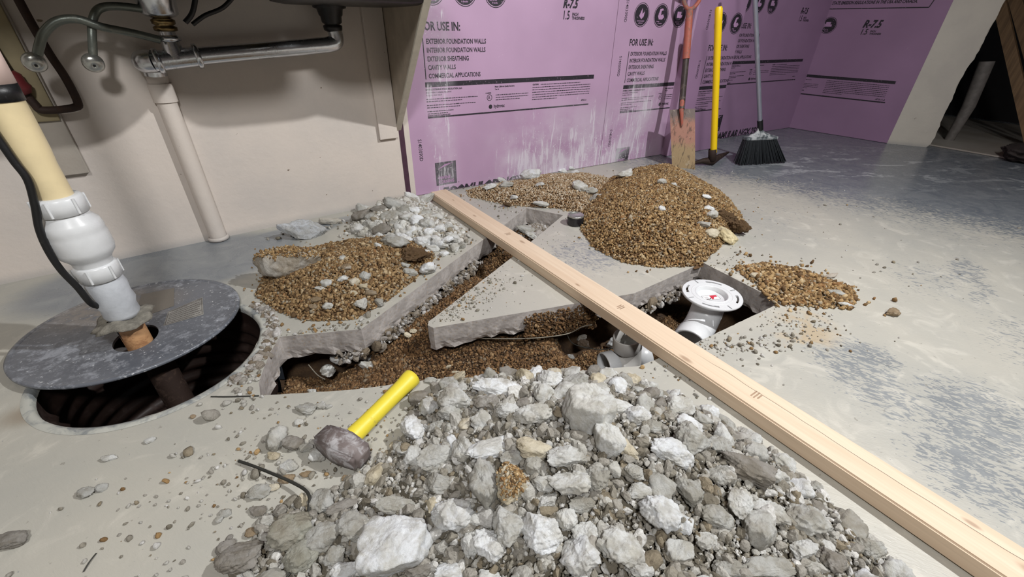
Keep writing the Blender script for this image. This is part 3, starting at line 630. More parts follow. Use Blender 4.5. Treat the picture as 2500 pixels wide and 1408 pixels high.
def mound(name, label, cat, poly, fn, N, size, cols, w, base=True, sub=1, sub2=None, scatter=0, spread=.05, zbed=-.004, mat='peb'):
    P = sample(poly, N, RG); 
    if scatter:
        Q = P[RG.integers(0, len(P), scatter)]+RG.normal(scale=spread, size=(scatter, 2)); Q = Q[pdist(Q, TR) < -.004]; Q = Q[np.hypot(Q[:, 0]-PIT_C.x, Q[:, 1]-PIT_C.y) > PIT_R+.01]; P = np.vstack([P, Q])
    z = fn(P); s = np.exp(RG.normal(math.log(size), .28, len(P))); pos = np.column_stack([P, z+s*RG.uniform(.05, .35, len(P))])
    V, F, C = frags(len(P), pos, s, sub, palette(RG, len(P), cols, w), RG)
    if base:
        bb = (min(p[0] for p in poly), min(p[1] for p in poly), max(p[0] for p in poly), max(p[1] for p in poly)); b_, f_ = hfield(fn, bb, .012, lambda Q: pdist(Q, poly) > -.01, zbed)
        f3 = np.vstack([f_[:, [0, 1, 2]], f_[:, [0, 2, 3]]]); bc = np.tile(np.array(lin((96, 72, 48))[:3]), (len(b_), 1))
        F = np.vstack([F, f3+len(V)]); V = np.vstack([V, b_]); C = np.vstack([C, bc])
    me = merged(name, V, F, C, MT[mat]); c = V.mean(0); c[2] = 0; V2 = V-c; me.vertices.foreach_set('co', V2.astype(np.float32).ravel()); me.update()
    o = bpy.data.objects.new(name, me); COL.objects.link(o); o.location = c; tag(o, label, cat, kind='stuff'); return o
mound('gravel_mound', 'largest heap of brown pea gravel on the floor in front of the spade', 'gravel heap', M_A, hA, 27000, .0082, BR, BW, scatter=500, spread=.06)
mound('gravel_mound', 'low dusty heap of sand and gravel against the pink boards', 'gravel heap', M_B, hB, 12000, .0072, [(190, 172, 146), (168, 146, 118), (150, 124, 92), (206, 196, 178), (134, 104, 72)], [5, 5, 4, 2, 2], scatter=500, spread=.05)
mound('gravel_mound', 'brown gravel heap between the sump cover and the slab edge', 'gravel heap', M_C, hC, 13500, .0086, [(156, 130, 94), (136, 110, 76), (114, 90, 62), (178, 158, 126), (150, 140, 122), (90, 70, 48), (134, 100, 66)], BW, scatter=600, spread=.05)
mound('gravel_spill', 'thin spill of brown gravel on the floor right of the toilet flange pit', 'gravel spill', M_E, hE, 2300, .0105, BR, BW, base=False, scatter=250, spread=.05)
mound('rubble_fines', 'small white concrete bits in the heap beside the beige wall', 'rubble', M_D, hD, 3200, .017, [(196, 194, 188), (180, 178, 170), (164, 158, 148), (206, 206, 202), (150, 140, 122)], [4, 4, 3, 3, 1], base=True, sub=2, scatter=260, spread=.04, mat='grit')
# soil and pebbles at the bottom of the trench
TB = (min(p[0] for p in TR)-.17, min(p[1] for p in TR)-.17, max(p[0] for p in TR)+.17, max(p[1] for p in TR)+.17)
V, F = hfield(soilz, TB, .012, lambda P: (pdist(P, TR) > -.165) & (np.hypot(P[:, 0]-PIT_C.x, P[:, 1]-PIT_C.y) > PIT_R+.001), -.004)
me = bpy.data.meshes.new('soil_bed'); me.from_pydata(V.tolist(), [], F.tolist()); me.update(); me.polygons.foreach_set('use_smooth', [True]*len(F))
so = link('soil_bed', me, MT['soil']); tag(so, 'brown soil at the bottom of the dug trench', 'soil', kind='stuff')
N = 40000; P = RG.uniform((TB[0], TB[1]), (TB[2], TB[3]), (N*3, 2)); P = P[pdist(P, TR) > -.05][:N]; P = np.vstack([P, RG.uniform((.62, .42), (1.34, .95), (16000, 2)), RG.uniform((-.16, .92), (.22, 1.22), (7000, 2)), RG.uniform((.60, 1.18), (.86, 1.45), (5000, 2))]); P = P[pdist(P, TR) > -.05]; P = P[np.hypot(P[:, 0]-PIT_C.x, P[:, 1]-PIT_C.y) > PIT_R+.02]
s = np.exp(RG.normal(math.log(.0068), .33, len(P))); V, F, C = frags(len(P), np.column_stack([P, soilz(P)+s*RG.uniform(-.1, .3, len(P))]), s, 1, palette(RG, len(P), BD, BDW), RG)
o = bpy.data.objects.new('trench_gravel', merged('trench_gravel', V, F, C, MT['peb'])); COL.objects.link(o); tag(o, 'brown gravel covering the trench bottom', 'gravel', kind='stuff')
# fine grit of the foreground rubble heap
GC = [(172, 170, 164), (152, 148, 140), (136, 131, 120), (196, 195, 192), (134, 124, 106), (112, 106, 94)]; GW = [5, 6, 5, 3, 2, 1.5]
def gritset():
    P = sample(M_F, 15000, RG); s = np.exp(RG.normal(math.log(.0075), .4, len(P))); z = hF(P)
    n2 = 2600; P2 = sample(M_F, n2, RG); s2 = np.exp(RG.normal(math.log(.017), .3, n2)); z2 = hF(P2)
    A = frags(len(P), np.column_stack([P, z+s*RG.uniform(0, .4, len(P))]), s, 1, palette(RG, len(P), GC, GW), RG)
    B = frags(n2, np.column_stack([P2, z2+s2*RG.uniform(.0, .35, n2)]), s2, 3, palette(RG, n2, GC, GW), RG, planes=8)
    bb = (-.25, -.2, .75, .73); b_, f_ = hfield(hF, bb, .012, lambda Q: pdist(Q, M_F) > -.008, -.005); f3 = np.vstack([f_[:, [0, 1, 2]], f_[:, [0, 2, 3]]])
    V = np.vstack([A[0], B[0], b_]); F = np.vstack([A[1], B[1]+len(A[0]), f3+len(A[0])+len(B[0])]); C = np.vstack([A[2], B[2], np.tile(np.array(lin((110, 104, 92))[:3]), (len(b_), 1))])
    me = merged('rubble_fines', V, F, C, MT['grit'], False); o = bpy.data.objects.new('rubble_fines', me); COL.objects.link(o); tag(o, 'grit and small fragments between the big chunks of the foreground heap', 'rubble', kind='stuff')
gritset()
# crumbs strewn over the slab
def crumbs():
    Ps = []; Ss = []
    def add(n, cx, cy, sx, sy, sz, rot=0):
        q = RG.normal(size=(n, 2))*(sx, sy); c, s_ = math.cos(rot), math.sin(rot); q = q @ np.array([[c, s_], [-s_, c]])+(cx, cy); Ps.append(q); Ss.append(np.exp(RG.normal(math.log(sz), .45, n)))
    add(300, .05, .62, .13, .05, .0055, -.2); add(160, -.1, .72, .12, .08, .005); add(220, .40, 1.0, .05, .03, .0045, .3); add(240, .52, 1.02, .10, .04, .0045, .5); add(260, .95, .47, .16, .03, .006, -.45); add(180, 1.25, .43, .08, .05, .005)
    add(260, .02, 1.06, .10, .02, .0065, -.1); add(160, -.15, 1.0, .03, .09, .009); add(120, .9, 1.2, .2, .1, .004); add(150, 1.35, .75, .1, .08, .006); add(90, .6, 1.42, .05, .1, .006); add(200, .95, 1.75, .06, .12, .006); add(110, -.25, .62, .08, .1, .006)
    add(70, 2.2, 1.2, .4, .3, .006); add(40, 1.9, .5, .3, .2, .006); add(160, .80, .50, .1, .1, .005); add(60, .2, 1.8, .12, .05, .01)
    P = np.vstack(Ps); s = np.concatenate(Ss); k = (pdist(P, TR) < -.003) & (np.hypot(P[:, 0]-PIT_C.x, P[:, 1]-PIT_C.y) > PIT_R+.03); P = P[k]; s = s[k]
    V, F, C = frags(len(P), np.column_stack([P, s*.22]), s, 2, palette(RG, len(P), GC+BR[:3], GW+[1.2, 1, .7]), RG)
    o = bpy.data.objects.new('floor_crumbs', merged('floor_crumbs', V, F, C, MT['grit'])); COL.objects.link(o); tag(o, 'loose crumbs and pebbles strewn over the painted floor', 'debris', kind='stuff')
crumbs()
def stuck():
    a = np.array(TR[10]); b = np.array(TR[11]); d = (b-a)/np.linalg.norm(b-a); n = np.array([d[1], -d[0]]); n = n if n[1] < 0 else -n
    t = RG.uniform(.42, .80, 1500); z = -.012-RG.random(1500)**.8*.085; off = -.002+.022*RG.random(1500)*np.clip(-z/.08, 0, 1)
    P = a+(b-a)*t[:, None]+n*off[:, None]; s = np.exp(RG.normal(math.log(.0072), .3, 1500)); V, F, C = frags(1500, np.column_stack([P, z]), s, 1, palette(RG, 1500, BD, BDW), RG)
    o = bpy.data.objects.new('trench_gravel', merged('trench_gravel', V, F, C, MT['peb'])); COL.objects.link(o); tag(o, 'gravel caked on the cut face of the wedge-shaped slab', 'gravel', kind='stuff')
    # crumbled concrete below the slab edge, far end of the trench and rim of the sump
    Ps = []; Ss = []
    for (i, j, t0, t1, m) in [(1, 2, .05, .95, 620), (0, 1, .6, 1.0, 60), (11, 12, .05, .9, 160)]:
        a = np.array(TR[i]); b = np.array(TR[j]); d = (b-a)/np.linalg.norm(b-a); n = np.array([d[1], -d[0]]); q = a+(b-a)*.5+n*.02; n = n if pt_in([q], TR)[0] else -n
        t = RG.uniform(t0, t1, m); P = a+(b-a)*t[:, None]+n*RG.uniform(-.012, .022, m)[:, None]; Ps.append(np.column_stack([P, -.070-RG.random(m)*.03])); Ss.append(np.exp(RG.normal(math.log(.0095), .55, m)))
    q = RG.normal(size=(700, 2))*(.045, .05)+(1.04, 1.49); q = q[pdist(q, TR) > -.02]; Ps.append(np.column_stack([q, soilz(q)+.004])); Ss.append(np.exp(RG.normal(math.log(.013), .4, len(q))))
    q = np.array([[1.25, .60]])+RG.normal(size=(260, 2))*(.03, .08); q = q[pdist(q, TR) > -.03]; Ps.append(np.column_stack([q, soilz(q)+.006])); Ss.append(np.exp(RG.normal(math.log(.014), .4, len(q))))
    an = RG.uniform(-.95, .55, 260); rr = PIT_R+.012+RG.random(260)*.03; q = np.stack([PIT_C.x+rr*np.cos(an), PIT_C.y+rr*np.sin(an)], 1); q = q[pdist(q, TR) < -.004]; Ps.append(np.column_stack([q, np.full(len(q), .001)])); Ss.append(np.exp(RG.normal(math.log(.011), .45, len(q))))
    P = np.vstack(Ps); s_ = np.concatenate(Ss); V, F, C = frags(len(P), P, s_, 3, palette(RG, len(P), [(184, 182, 180), (160, 155, 150), (138, 130, 120), (118, 106, 90)], [3, 4, 4, 3]), RG)
    o = bpy.data.objects.new('crumbled_concrete', merged('crumbled_concrete', V, F, C, MT['grit'], False)); COL.objects.link(o); tag(o, 'crumbled concrete bits along the broken slab edges', 'rubble', kind='stuff')
stuck()
# ------------------------------------------------------------------ individual chunks
WH, LG, MG, DG, YB, BRN, GN = (226, 229, 232), (206, 207, 205), (182, 182, 178), (146, 142, 136), (208, 199, 178), (156, 138, 114), (168, 168, 158)
TAKEN = []
LM = [('the largest white chunk', 968, 1330), ('the hammer head', 840, 1090), ('the yellowish cracked chunk', 1306, 1096), ('the tall grey slab piece', 1180, 1182), ('the gravel-topped chunk', 1252, 1180), ('the long white sloping chunk', 1198, 1094), ('the leaning rough slab', 1434, 1002), ('the white wedge', 1640, 1100), ('the dark brownish chunk', 1822, 1142), ('the knobbly white chunk', 1610, 1254), ('the boulder-like chunk', 1512, 1334), ('the round lumpy chunk', 1322, 1296), ('the dark wire', 756, 1240), ('the greenish grey chunk', 710, 1294), ('the brown-banded chunk', 1972, 1270), ('the wide white chunk', 1222, 948), ('the white upright chunk', 1008, 1046), ('the smooth yellowish stone', 1532, 1096), ('the hammer handle', 950, 980), ('the bent wire tip', 583, 1125),
 ('the beam end', 1072, 480), ('the brown clod', 1010, 628), ('the flat grey fragment', 964, 590), ('the pink board corner', 995, 470), ('the beige wall', 880, 505), ('the sump cover', 500, 700), ('the big gravel-topped slab fragment', 705, 640), ('the trench corner', 1175, 600), ('the round can', 1404, 540), ('the spade blade', 1668, 350), ('the cream flake', 1776, 574), ('the black print square', 1095, 420), ('the toilet flange', 1738, 720), ('the slab tip', 1048, 800), ('the pipe tee', 1516, 872), ('the left trench corner', 640, 940)]
USED = {}
def autolabel(px, py, w, tone, noun):
    tw = {WH: 'white', LG: 'pale', MG: 'grey', DG: 'dark grey', YB: 'yellowish', BRN: 'brown', GN: 'greenish'}.get(tone, 'grey'); sz = 'small' if w < 36 else ('mid-sized' if w < 70 else 'large')
    L = sorted((math.hypot(px-a, py-b), n, a, b) for n, a, b in LM if math.hypot(px-a, py-b) > 12); d, n, a, b = L[0]; dx, dy = px-a, py-b
    rel = ('right of' if dx > 0 else 'left of') if abs(dx) > abs(dy) else ('below' if dy > 0 else 'above')
    far = '' if d < 90 else 'well '
    for lab in (f'{sz} {tw} {noun} {far}{rel} {n}', f'{sz} {tw} {noun} {far}{rel} {n}, towards {L[1][1]}', f'{sz} {tw} {noun} {far}{rel} {n}, facing {L[2][1]}'):
        if lab not in USED and len(lab.split()) <= 16: USED[lab] = 1; return lab
    return None
def chunk(px, py, w, h, tone, mesh, label, cat='concrete chunk', group=None, rot=None, name='concrete_chunk', hfn=hF, sink=.14, z=None, asp=.75, tilt=.22, rng=random.Random(4)):
    P = at(px, py, z if z is not None else .03)
    for _ in range(4):
        hh = float(hfn([[P.x, P.y]])[0]) if z is None else z
        sx = px2m(w, P)*1.06; sy = px2m(h, P)/1.1; sz = sy*asp; P = at(px, py, hh+sz*(.5-sink))
    o = bpy.data.objects.new(name, mesh); COL.objects.link(o); o.location = P; o.scale = (sx, sy, sz)
    o.rotation_euler = (rng.uniform(-tilt, tilt), rng.uniform(-tilt, tilt), -math.radians(YAW)+(math.radians(rot) if rot is not None else rng.uniform(-.3, .3)))
    c = lin(tone); j = rng.uniform(.93, 1.07); o.color = (c[0]*j, c[1]*j, c[2]*j, 1); tag(o, label, cat, group); TAKEN.append((P.x, P.y, max(sx, sy)*.5)); return o
HB = [
 (968, 1330, 172, 165, WH, 'S0', 'largest chunk, a smooth white flat-faced lump at the front edge of the heap', 20),
 (1112, 972, 84, 92, LG, 'B0', 'pale blocky chunk at the top left of the foreground heap', -20), (1222, 948, 132, 66, WH, 'B1', 'wide white chunk on the heap\'s back edge beside the trench', -5), (1344, 926, 60, 62, WH, 'B2', 'round white chunk at the heap\'s back edge below the trench gravel', 0),
 (1404, 934, 64, 66, MG, 'B3', 'greyish rough chunk right of the round white one at the back edge', 0), (1096, 1004, 54, 60, MG, 'B4', None, 30), (1188, 984, 62, 50, DG, 'B5', 'brown-grey rounded chunk under the wide white one', 0), (1008, 1046, 60, 84, WH, 'B6', 'white upright chunk at the heap\'s left tip, right of the hammer', 10),
 (1064, 1040, 42, 36, MG, 'B7', None, 0), (1240, 1000, 60, 54, LG, 'B8', None, 0), (1300, 1012, 96, 66, LG, 'B9', None, 0), (1198, 1094, 122, 56, WH, 'B10', 'long white sloping chunk in the middle left of the heap', 18), (1062, 1118, 84, 76, MG, 'B11', 'grey blocky chunk on the heap\'s left flank', 10),
 (1008, 1112, 42, 64, LG, 'B12', None, 0), (1128, 1096, 54, 76, LG, 'B13', None, 20), (1306, 1096, 92, 66, YB, 'B14', 'yellowish cracked chunk in the heart of the heap', 0), (1382, 1112, 94, 72, LG, 'B15', 'pale broad chunk right of the yellowish cracked one', 0), (1180, 1182, 70, 128, MG, 'S1', 'tall grey slab piece with a flat painted face', 15),
 (1252, 1180, 82, 112, YB, 'B0', 'pale chunk carrying a patch of brown gravel on top', 0), (1072, 1178, 58, 62, MG, 'B2', None, 0), (1306, 1136, 54, 50, MG, 'S2', None, 0), (1324, 1180, 52, 52, LG, 'B4', None, 0), (1390, 1182, 100, 74, LG, 'B5', 'broad pale chunk below the heart of the heap', 0), (1462, 1168, 54, 66, MG, 'B7', None, 0),
 (1104, 1258, 104, 98, WH, 'B9', 'lumpy white chunk just above the largest one', 0), (966, 1234, 94, 50, MG, 'B11', 'low grey chunk lying above the largest chunk', 0), (784, 1222, 62, 70, MG, 'B13', 'rounded grey chunk touching the dark wire', 0), (842, 1232, 84, 36, DG, 'B15', None, 28), (710, 1294, 96, 100, GN, 'B3', 'greenish grey chunk at the left flank of the heap', 10),
 (790, 1312, 88, 72, MG, 'S3', 'flat grey chunk between the greenish one and the largest one', 25), (862, 1284, 84, 90, MG, 'B6', None, 0), (738, 1356, 84, 82, GN, 'B8', None, 40), (584, 1360, 106, 88, DG, 'B10', 'grey rounded chunk, leftmost large one at the bottom of the heap', 10), (818, 1358, 54, 62, MG, 'B12', None, 0), (850, 1390, 78, 58, WH, 'B14', None, 30),
 (1160, 1264, 54, 44, LG, 'B1', None, 0), (1244, 1282, 78, 110, LG, 'B0', 'angular white chunk with a dark side, left of the round lumpy one', 15), (1322, 1296, 98, 112, WH, 'B2', 'big round lumpy white chunk near the front of the heap', 0), (1194, 1330, 80, 84, WH, 'B5', None, -20), (1146, 1326, 42, 72, LG, 'B4', None, 0), (1336, 1220, 48, 46, LG, 'B7', None, 0),
 (1382, 1266, 54, 62, LG, 'B9', None, 0), (1420, 1232, 64, 46, MG, 'B11', None, 0), (1414, 1354, 96, 108, WH, 'B13', 'rough white chunk at the front edge, third right of the largest one', 0), (1104, 1398, 84, 56, WH, 'B15', None, 0), (1020, 1388, 62, 56, DG, 'B3', None, 0), (1512, 1334, 112, 106, LG, 'B6', 'round pale boulder-like chunk at the front centre right', 0),
 (1434, 1002, 96, 150, LG, 'S4', 'tall leaning rough slab fragment at the summit of the heap', 62), (1558, 1014, 64, 62, WH, 'B8', 'crumbly white chunk near the beam, upper right of the heap', 0), (1502, 990, 92, 46, LG, 'B10', None, -10), (1656, 990, 66, 66, LG, 'B12', 'pale chunk standing close to the beam\'s shadow', 10), (1486, 1072, 70, 96, LG, 'S5', 'pointed chunk with a sharp grey face beside the yellow stone', 40),
 (1532, 1096, 66, 46, YB, 'B14', 'smooth yellowish stone in the upper middle of the heap', -40), (1640, 1100, 108, 78, WH, 'B1', 'large white wedge-shaped chunk in the right half of the heap', -10), (1692, 1072, 82, 96, MG, 'B0', 'rough grey chunk right of the white wedge', 0), (1594, 1040, 54, 44, MG, 'B2', None, 0), (1752, 1086, 52, 56, MG, 'B5', None, 0), (1822, 1142, 126, 84, DG, 'B4', 'dark brownish long chunk on the heap\'s right shoulder', -28),
 (1796, 1066, 62, 40, DG, 'B7', None, 0), (1610, 1254, 98, 108, WH, 'B9', 'knobbly white chunk alone in the gravel right of centre', -15), (1806, 1230, 64, 84, LG, 'B11', None, 10), (1880, 1248, 88, 62, LG, 'B13', None, -20), (1972, 1270, 98, 88, MG, 'B15', 'chunk with a brownish band low on the right flank', -15), (1852, 1286, 96, 88, MG, 'S2', 'pointed flat chunk left of the brown-banded one', 50),
 (1660, 1344, 72, 62, LG, 'S0', 'small flat-topped chunk in the fines at the front', 15), (1722, 1318, 52, 50, LG, 'B3', None, 0), (1414, 1172, 50, 60, LG, 'B6', None, 0), (1456, 1168, 52, 74, MG, 'B8', None, 0), (1546, 1150, 48, 52, MG, 'B10', None, 0), (1866, 1384, 132, 60, MG, 'B12', None, 5), (1684, 1196, 54, 88, MG, 'B14', None, 20), (1748, 1258, 82, 72, MG, 'B1', None, 0),
 (2034, 1368, 62, 74, DG, 'B0', None, 10), (2126, 1336, 64, 58, MG, 'B2', None, 0), (1428, 1302, 60, 62, LG, 'B5', None, 0), (1560, 1385, 70, 56, LG, 'B4', None, 0), (1960, 1340, 66, 60, LG, 'B7', None, 0), (1776, 1386, 70, 50, MG, 'B9', None, 0), (1250, 1120, 56, 48, MG, 'B11', None, 0), (1560, 1200, 60, 50, LG, 'B12', None, 0), (1760, 1160, 60, 60, MG, 'B13', None, 0)]
def gm(k): return (BIG if k[0] == 'B' else SLAB)[int(k[1:])]
GRP = 'broken concrete chunks of the foreground heap'
def crust(o, n, size, cols, w, label=None, zmin=.62, rad=1.0):
    m = Matrix.LocRotScale(o.location, o.rotation_euler, o.scale); V = np.array([m @ v.co for v in o.data.vertices]); me = o.data
    N3 = np.array([(m.to_3x3().inverted().transposed() @ v.normal).normalized() for v in me.vertices]); k = np.where((N3[:, 2] > zmin) & (V[:, 2] > o.location.z) & (np.hypot(V[:, 0]-o.location.x, V[:, 1]-o.location.y) < rad))[0]
    P = V[RG.choice(k, n)]+RG.normal(scale=size*.35, size=(n, 3)); s_ = np.exp(RG.normal(math.log(size), .3, n)); A, F, C = frags(n, P, s_, 1, palette(RG, n, cols, w), RG)
    inv = np.array(m.inverted()); A = A @ inv[:3, :3].T+inv[:3, 3]; c = bpy.data.objects.new('gravel_crust', merged('gravel_crust', A, F, C, MT['peb'])); COL.objects.link(c); c.parent = o; c['kind'] = 'stuff'
for i, (px, py, w, h, tone, k, lab, rot) in enumerate(HB):
    oo = chunk(px, py, w, h, tone, gm(k), lab or autolabel(px, py, w, tone, 'chunk') or 'mid-sized broken concrete chunk within the foreground heap', group=GRP, rot=rot, tilt=.12 if k[0] == 'S' else .25)
    if (px, py) == (1252, 1180): crust(oo, 420, .0045, BR, BW, rad=.032)
# strays around the hammer, and elsewhere on the slab
zero = lambda P: np.zeros(len(np.atleast_2d(P)))
STR = [(745, 996, 50, 30, MG, 'flat grey chip left of the hammer handle, by the trench edge'), (783, 990, 28, 20, MG, None), (803, 992, 16, 14, MG, None), (730, 1030, 22, 18, LG, None), (672, 1068, 46, 66, MG, 'tall grey chip left of the hammer head'), (716, 1080, 50, 40, DG, 'angular chip lying against the first, left of the hammer head'), (748, 1092, 34, 28, MG, None), (774, 1112, 42, 40, LG, 'pale chip below the hammer head\'s left corner'),
 (668, 1112, 34, 26, YB, 'yellowish chip on the floor near the bent wire'), (706, 1136, 46, 30, LG, 'flat tan chip beside the bent wire'), (874, 1138, 34, 30, MG, None), (968, 1086, 34, 26, YB, 'smooth tan pebble at the tip of the foreground heap'), (974, 1150, 22, 20, MG, None), (632, 1200, 54, 36, MG, 'grey chip left of the dark wire'), (668, 1188, 30, 22, YB, None), (880, 1196, 28, 24, MG, None),
 (550, 1252, 28, 20, MG, None), (534, 1268, 20, 20, MG, None), (630, 1246, 46, 28, DG, None), (640, 1276, 40, 34, MG, None), (614, 1300, 30, 24, BRN, None), (560, 1312, 16, 16, DG, None), (552, 1338, 46, 40, DG, None), (206, 1200, 48, 28, MG, 'grey chip alone on the bare floor at the left'), (246, 1190, 28, 22, MG, None), (366, 1074, 24, 18, LG, None), (266, 1118, 36, 18, LG, None), (470, 1016, 14, 12, BRN, None), (28, 1318, 68, 50, DG, 'large grey chip cut by the left edge of the photo'), (700, 1168, 40, 22, BRN, None), (746, 1158, 30, 16, BRN, None), (844, 1166, 20, 16, BRN, None), (820, 1210, 22, 16, LG, None),
 (1050, 928, 36, 18, MG, None), (1170, 955, 26, 20, LG, None)]
for (px, py, w, h, tone, lab) in STR:
    chunk(px, py, w, h*1.15, tone, random.Random(px).choice(MED), lab or autolabel(px, py, w, tone, 'chip') or 'small concrete chip on the painted floor left of the heap', group='stray chips left of the foreground heap', hfn=zero, sink=.1, asp=.6)
# fill: medium and small chunks over the heap (individual objects)
R = random.Random(77); cnt = 0; tries = 0
while cnt < 135 and tries < 9000:
    tries += 1; x = R.uniform(-.2, .74); y = R.uniform(-.05, .73); s = R.choice([.045, .038, .03, .026, .022]) if tries > 700 else .045
    d = float(pdist([[x, y]], M_F)[0])
    if d < .004 or (x < .03 and R.random() < .45): continue
    if any((x-a)**2+(y-b)**2 < ((s*.42+c*.80))**2 for a, b, c in TAKEN): continue
    h = float(hF([[x, y]])[0]); o = bpy.data.objects.new('concrete_chunk', R.choice(MED if s > .025 else SML)); COL.objects.link(o); o.location = (x, y, h+s*.18); o.scale = (s*R.uniform(.9, 1.3), s*R.uniform(.8, 1.1), s*R.uniform(.55, .9)); o.rotation_euler = (R.uniform(-.7, .7), R.uniform(-.7, .7), R.uniform(0, 6.28))
    c = lin(R.choice([WH, LG, LG, MG, MG, DG, YB])); o.color = c; tag(o, 'small broken concrete chunk filling the foreground heap', 'concrete chunk', 'small chunks filling the foreground heap'); TAKEN.append((x, y, s*.5)); cnt += 1
# white heap by the beige wall
HD = [(885, 655-145, 40, 40, LG), (1034, 490, 62, 26, LG), (965, 500, 60, 40, MG), (925, 512, 44, 34, DG), (1010, 484, 50, 22, WH), (952, 528, 56, 30, MG), (880, 530, 50, 40, DG), (872, 560, 34, 40, LG), (905, 552, 40, 34, MG), (932, 560, 46, 34, DG), (996, 530, 44, 36, LG), (1018, 540, 40, 36, WH), (1044, 545, 40, 36, LG), (1004, 566, 36, 34, WH), (974, 556, 40, 34, LG), (1052, 570, 34, 34, WH), (984, 584, 44, 36, WH), (1030, 588, 38, 44, WH), (1074, 596, 46, 30, WH), (974, 602, 42, 42, WH), (1000, 606, 44, 30, LG), (1056, 606, 34, 26, LG), (1104, 580, 34, 28, LG), (1090, 556, 34, 28, MG), (1066, 530, 34, 30, LG), (1110, 606, 26, 30, LG), (950, 580, 36, 30, LG), (922, 580, 34, 24, WH), (1022, 560, 30, 26, WH), (1085, 620, 24, 20, WH), (1036, 618, 30, 24, LG), (1072, 560, 30, 28, WH), (1040, 522, 34, 24, MG), (985, 514, 40, 26, MG), (904, 530, 34, 26, MG), (1126, 600, 24, 24, MG), (1012, 515, 36, 24, WH), (1092, 585, 28, 22, WH), (1066, 582, 26, 20, WH), (1046, 596, 22, 18, WH), (960, 545, 30, 24, MG), (1008, 590, 26, 22, WH)]
for i, (px, py, w, h, tone) in enumerate(HD):
    chunk(px, py, w, h, tone, MED[i % 14], autolabel(px, py, w, tone, 'piece') or 'broken concrete piece in the white heap at the foot of the beige wall', group='white heap by the beige wall', hfn=hD, sink=.25, asp=.9, tilt=.5)
# pieces lying on the gravel mounds
GM = [(794, 690, 34, 26, LG, hC, 'flat pale stone high on the left gravel heap'), (780, 704, 30, 14, LG, hC, None), (836, 680, 26, 26, LG, hC, None), (866, 688, 24, 30, YB, hC, None), (886, 700, 24, 24, YB, hC, None), (862, 716, 24, 18, YB, hC, None), (892, 674, 26, 30, MG, hC, None), (770, 732, 34, 24, BRN, hC, None), (800, 746, 26, 26, LG, hC, None), (880, 742, 26, 40, LG, hC, 'pale upright stone low on the left gravel heap'), (926, 738, 24, 24, MG, hC, None), (764, 748, 20, 16, BRN, hC, None), (905, 716, 30, 22, BRN, hC, None), (846, 652, 30, 26, BRN, hC, None), (922, 598, 20, 16, LG, hC, None), (836, 630, 18, 18, MG, hC, None),
 (1044, 654, 40, 46, WH, hC, 'white angular stone beside the brown clod'), (1002, 664, 36, 24, MG, hC, None), (988, 648, 26, 20, MG, hC, None), (964, 590, 70, 44, MG, hC, 'grey flat fragment between the left gravel heap and white heap'),
 (1416, 455, 40, 34, LG, hB, 'pale chunk where the two rear heaps meet'), (1442, 466, 32, 28, MG, hB, None), (1458, 484, 44, 34, MG, hB, 'round grey chunk at the foot of the large gravel heap'), (1522, 426, 44, 34, LG, hA, 'pale stone on the left crest of the large gravel heap'), (1616, 444, 22, 20, LG, hA, None), (1646, 450, 16, 12, LG, hA, None), (1616, 510, 18, 22, WH, hA, 'small white stone in the middle of the large gravel heap'), (1724, 480, 26, 16, WH, hA, None), (1732, 508, 34, 18, WH, hA, None), (1738, 524, 30, 28, LG, hA, None), (1550, 576, 28, 34, MG, hA, 'grey pebble low on the large gravel heap'), (1590, 612, 60, 30, LG, hA, 'broad pale chunk at the front foot of the large gravel heap'), (1718, 548, 34, 22, LG, hA, None), (1738, 570, 40, 30, YB, hA, None),
 (1296, 426, 52, 36, WH, hB, 'largest white chunk on the low dusty heap'), (1196, 456, 34, 22, WH, hB, None), (1236, 450, 36, 22, MG, hB, None), (1312, 412, 30, 22, WH, hB, None), (1338, 410, 20, 16, WH, hB, None), (1372, 416, 24, 14, WH, hB, None), (1394, 410, 20, 16, WH, hB, None), (1404, 420, 20, 14, WH, hB, None), (1255, 480, 20, 16, WH, hB, None), (1320, 497, 40, 16, LG, hB, 'flat pale flake on the low dusty heap above the small broken hole'), (1318, 450, 22, 16, LG, hB, None), (1225, 440, 30, 18, LG, hB, None),
 (2028, 674, 34, 14, BRN, zero, 'brown clod at the right end of the gravel spill'), (2182, 762, 38, 28, BRN, zero, 'brown chip alone on the tan floor at the right'), (1846, 672, 30, 20, YB, hE, None), (2040, 716, 40, 30, MG, zero, None), (2066, 744, 46, 18, LG, zero, None)]
for i, (px, py, w, h, tone, fn, lab) in enumerate(GM):
    L = {hC: ('small stone lying on the gravel heap beside the sump', 'stones on the left gravel heap'), hB: ('small white stone on the low dusty heap by the pink boards', 'stones on the dusty heap'), hA: ('small pale stone on the largest gravel heap', 'stones on the largest gravel heap'), hE: ('small stone at the edge of the gravel spill', 'stones by the gravel spill'), zero: ('small stone at the edge of the gravel spill', 'stones by the gravel spill')}[fn]
    chunk(px, py, w, h, tone, MED[(i*5) % 14], lab or autolabel(px, py, w, tone, 'stone') or L[0], 'stone', group=L[1], hfn=fn, sink=.15, asp=.8, tilt=.3, name='stone')
oo = chunk(705, 640, 150, 80, (176, 168, 156), SLAB[3], 'big slab fragment topped with gravel, leaning on the left gravel heap', group=None, hfn=zero, sink=-.35, rot=8, tilt=.05, asp=.95)
crust(oo, 1500, .0065, BR, BW, zmin=.5)
chunk(738, 562, 104, 44, (206, 210, 216), SLAB[1], 'bluish white plaster lump on the floor at the wall base', 'plaster lump', hfn=zero, sink=.1, rot=14, tilt=.1, asp=1.2, name='plaster_lump')
chunk(806, 540, 50, 22, (196, 192, 184), SLAB[4], 'small pale plaster flake at the wall base', 'plaster lump', hfn=zero, sink=.1, rot=10, name='plaster_lump')
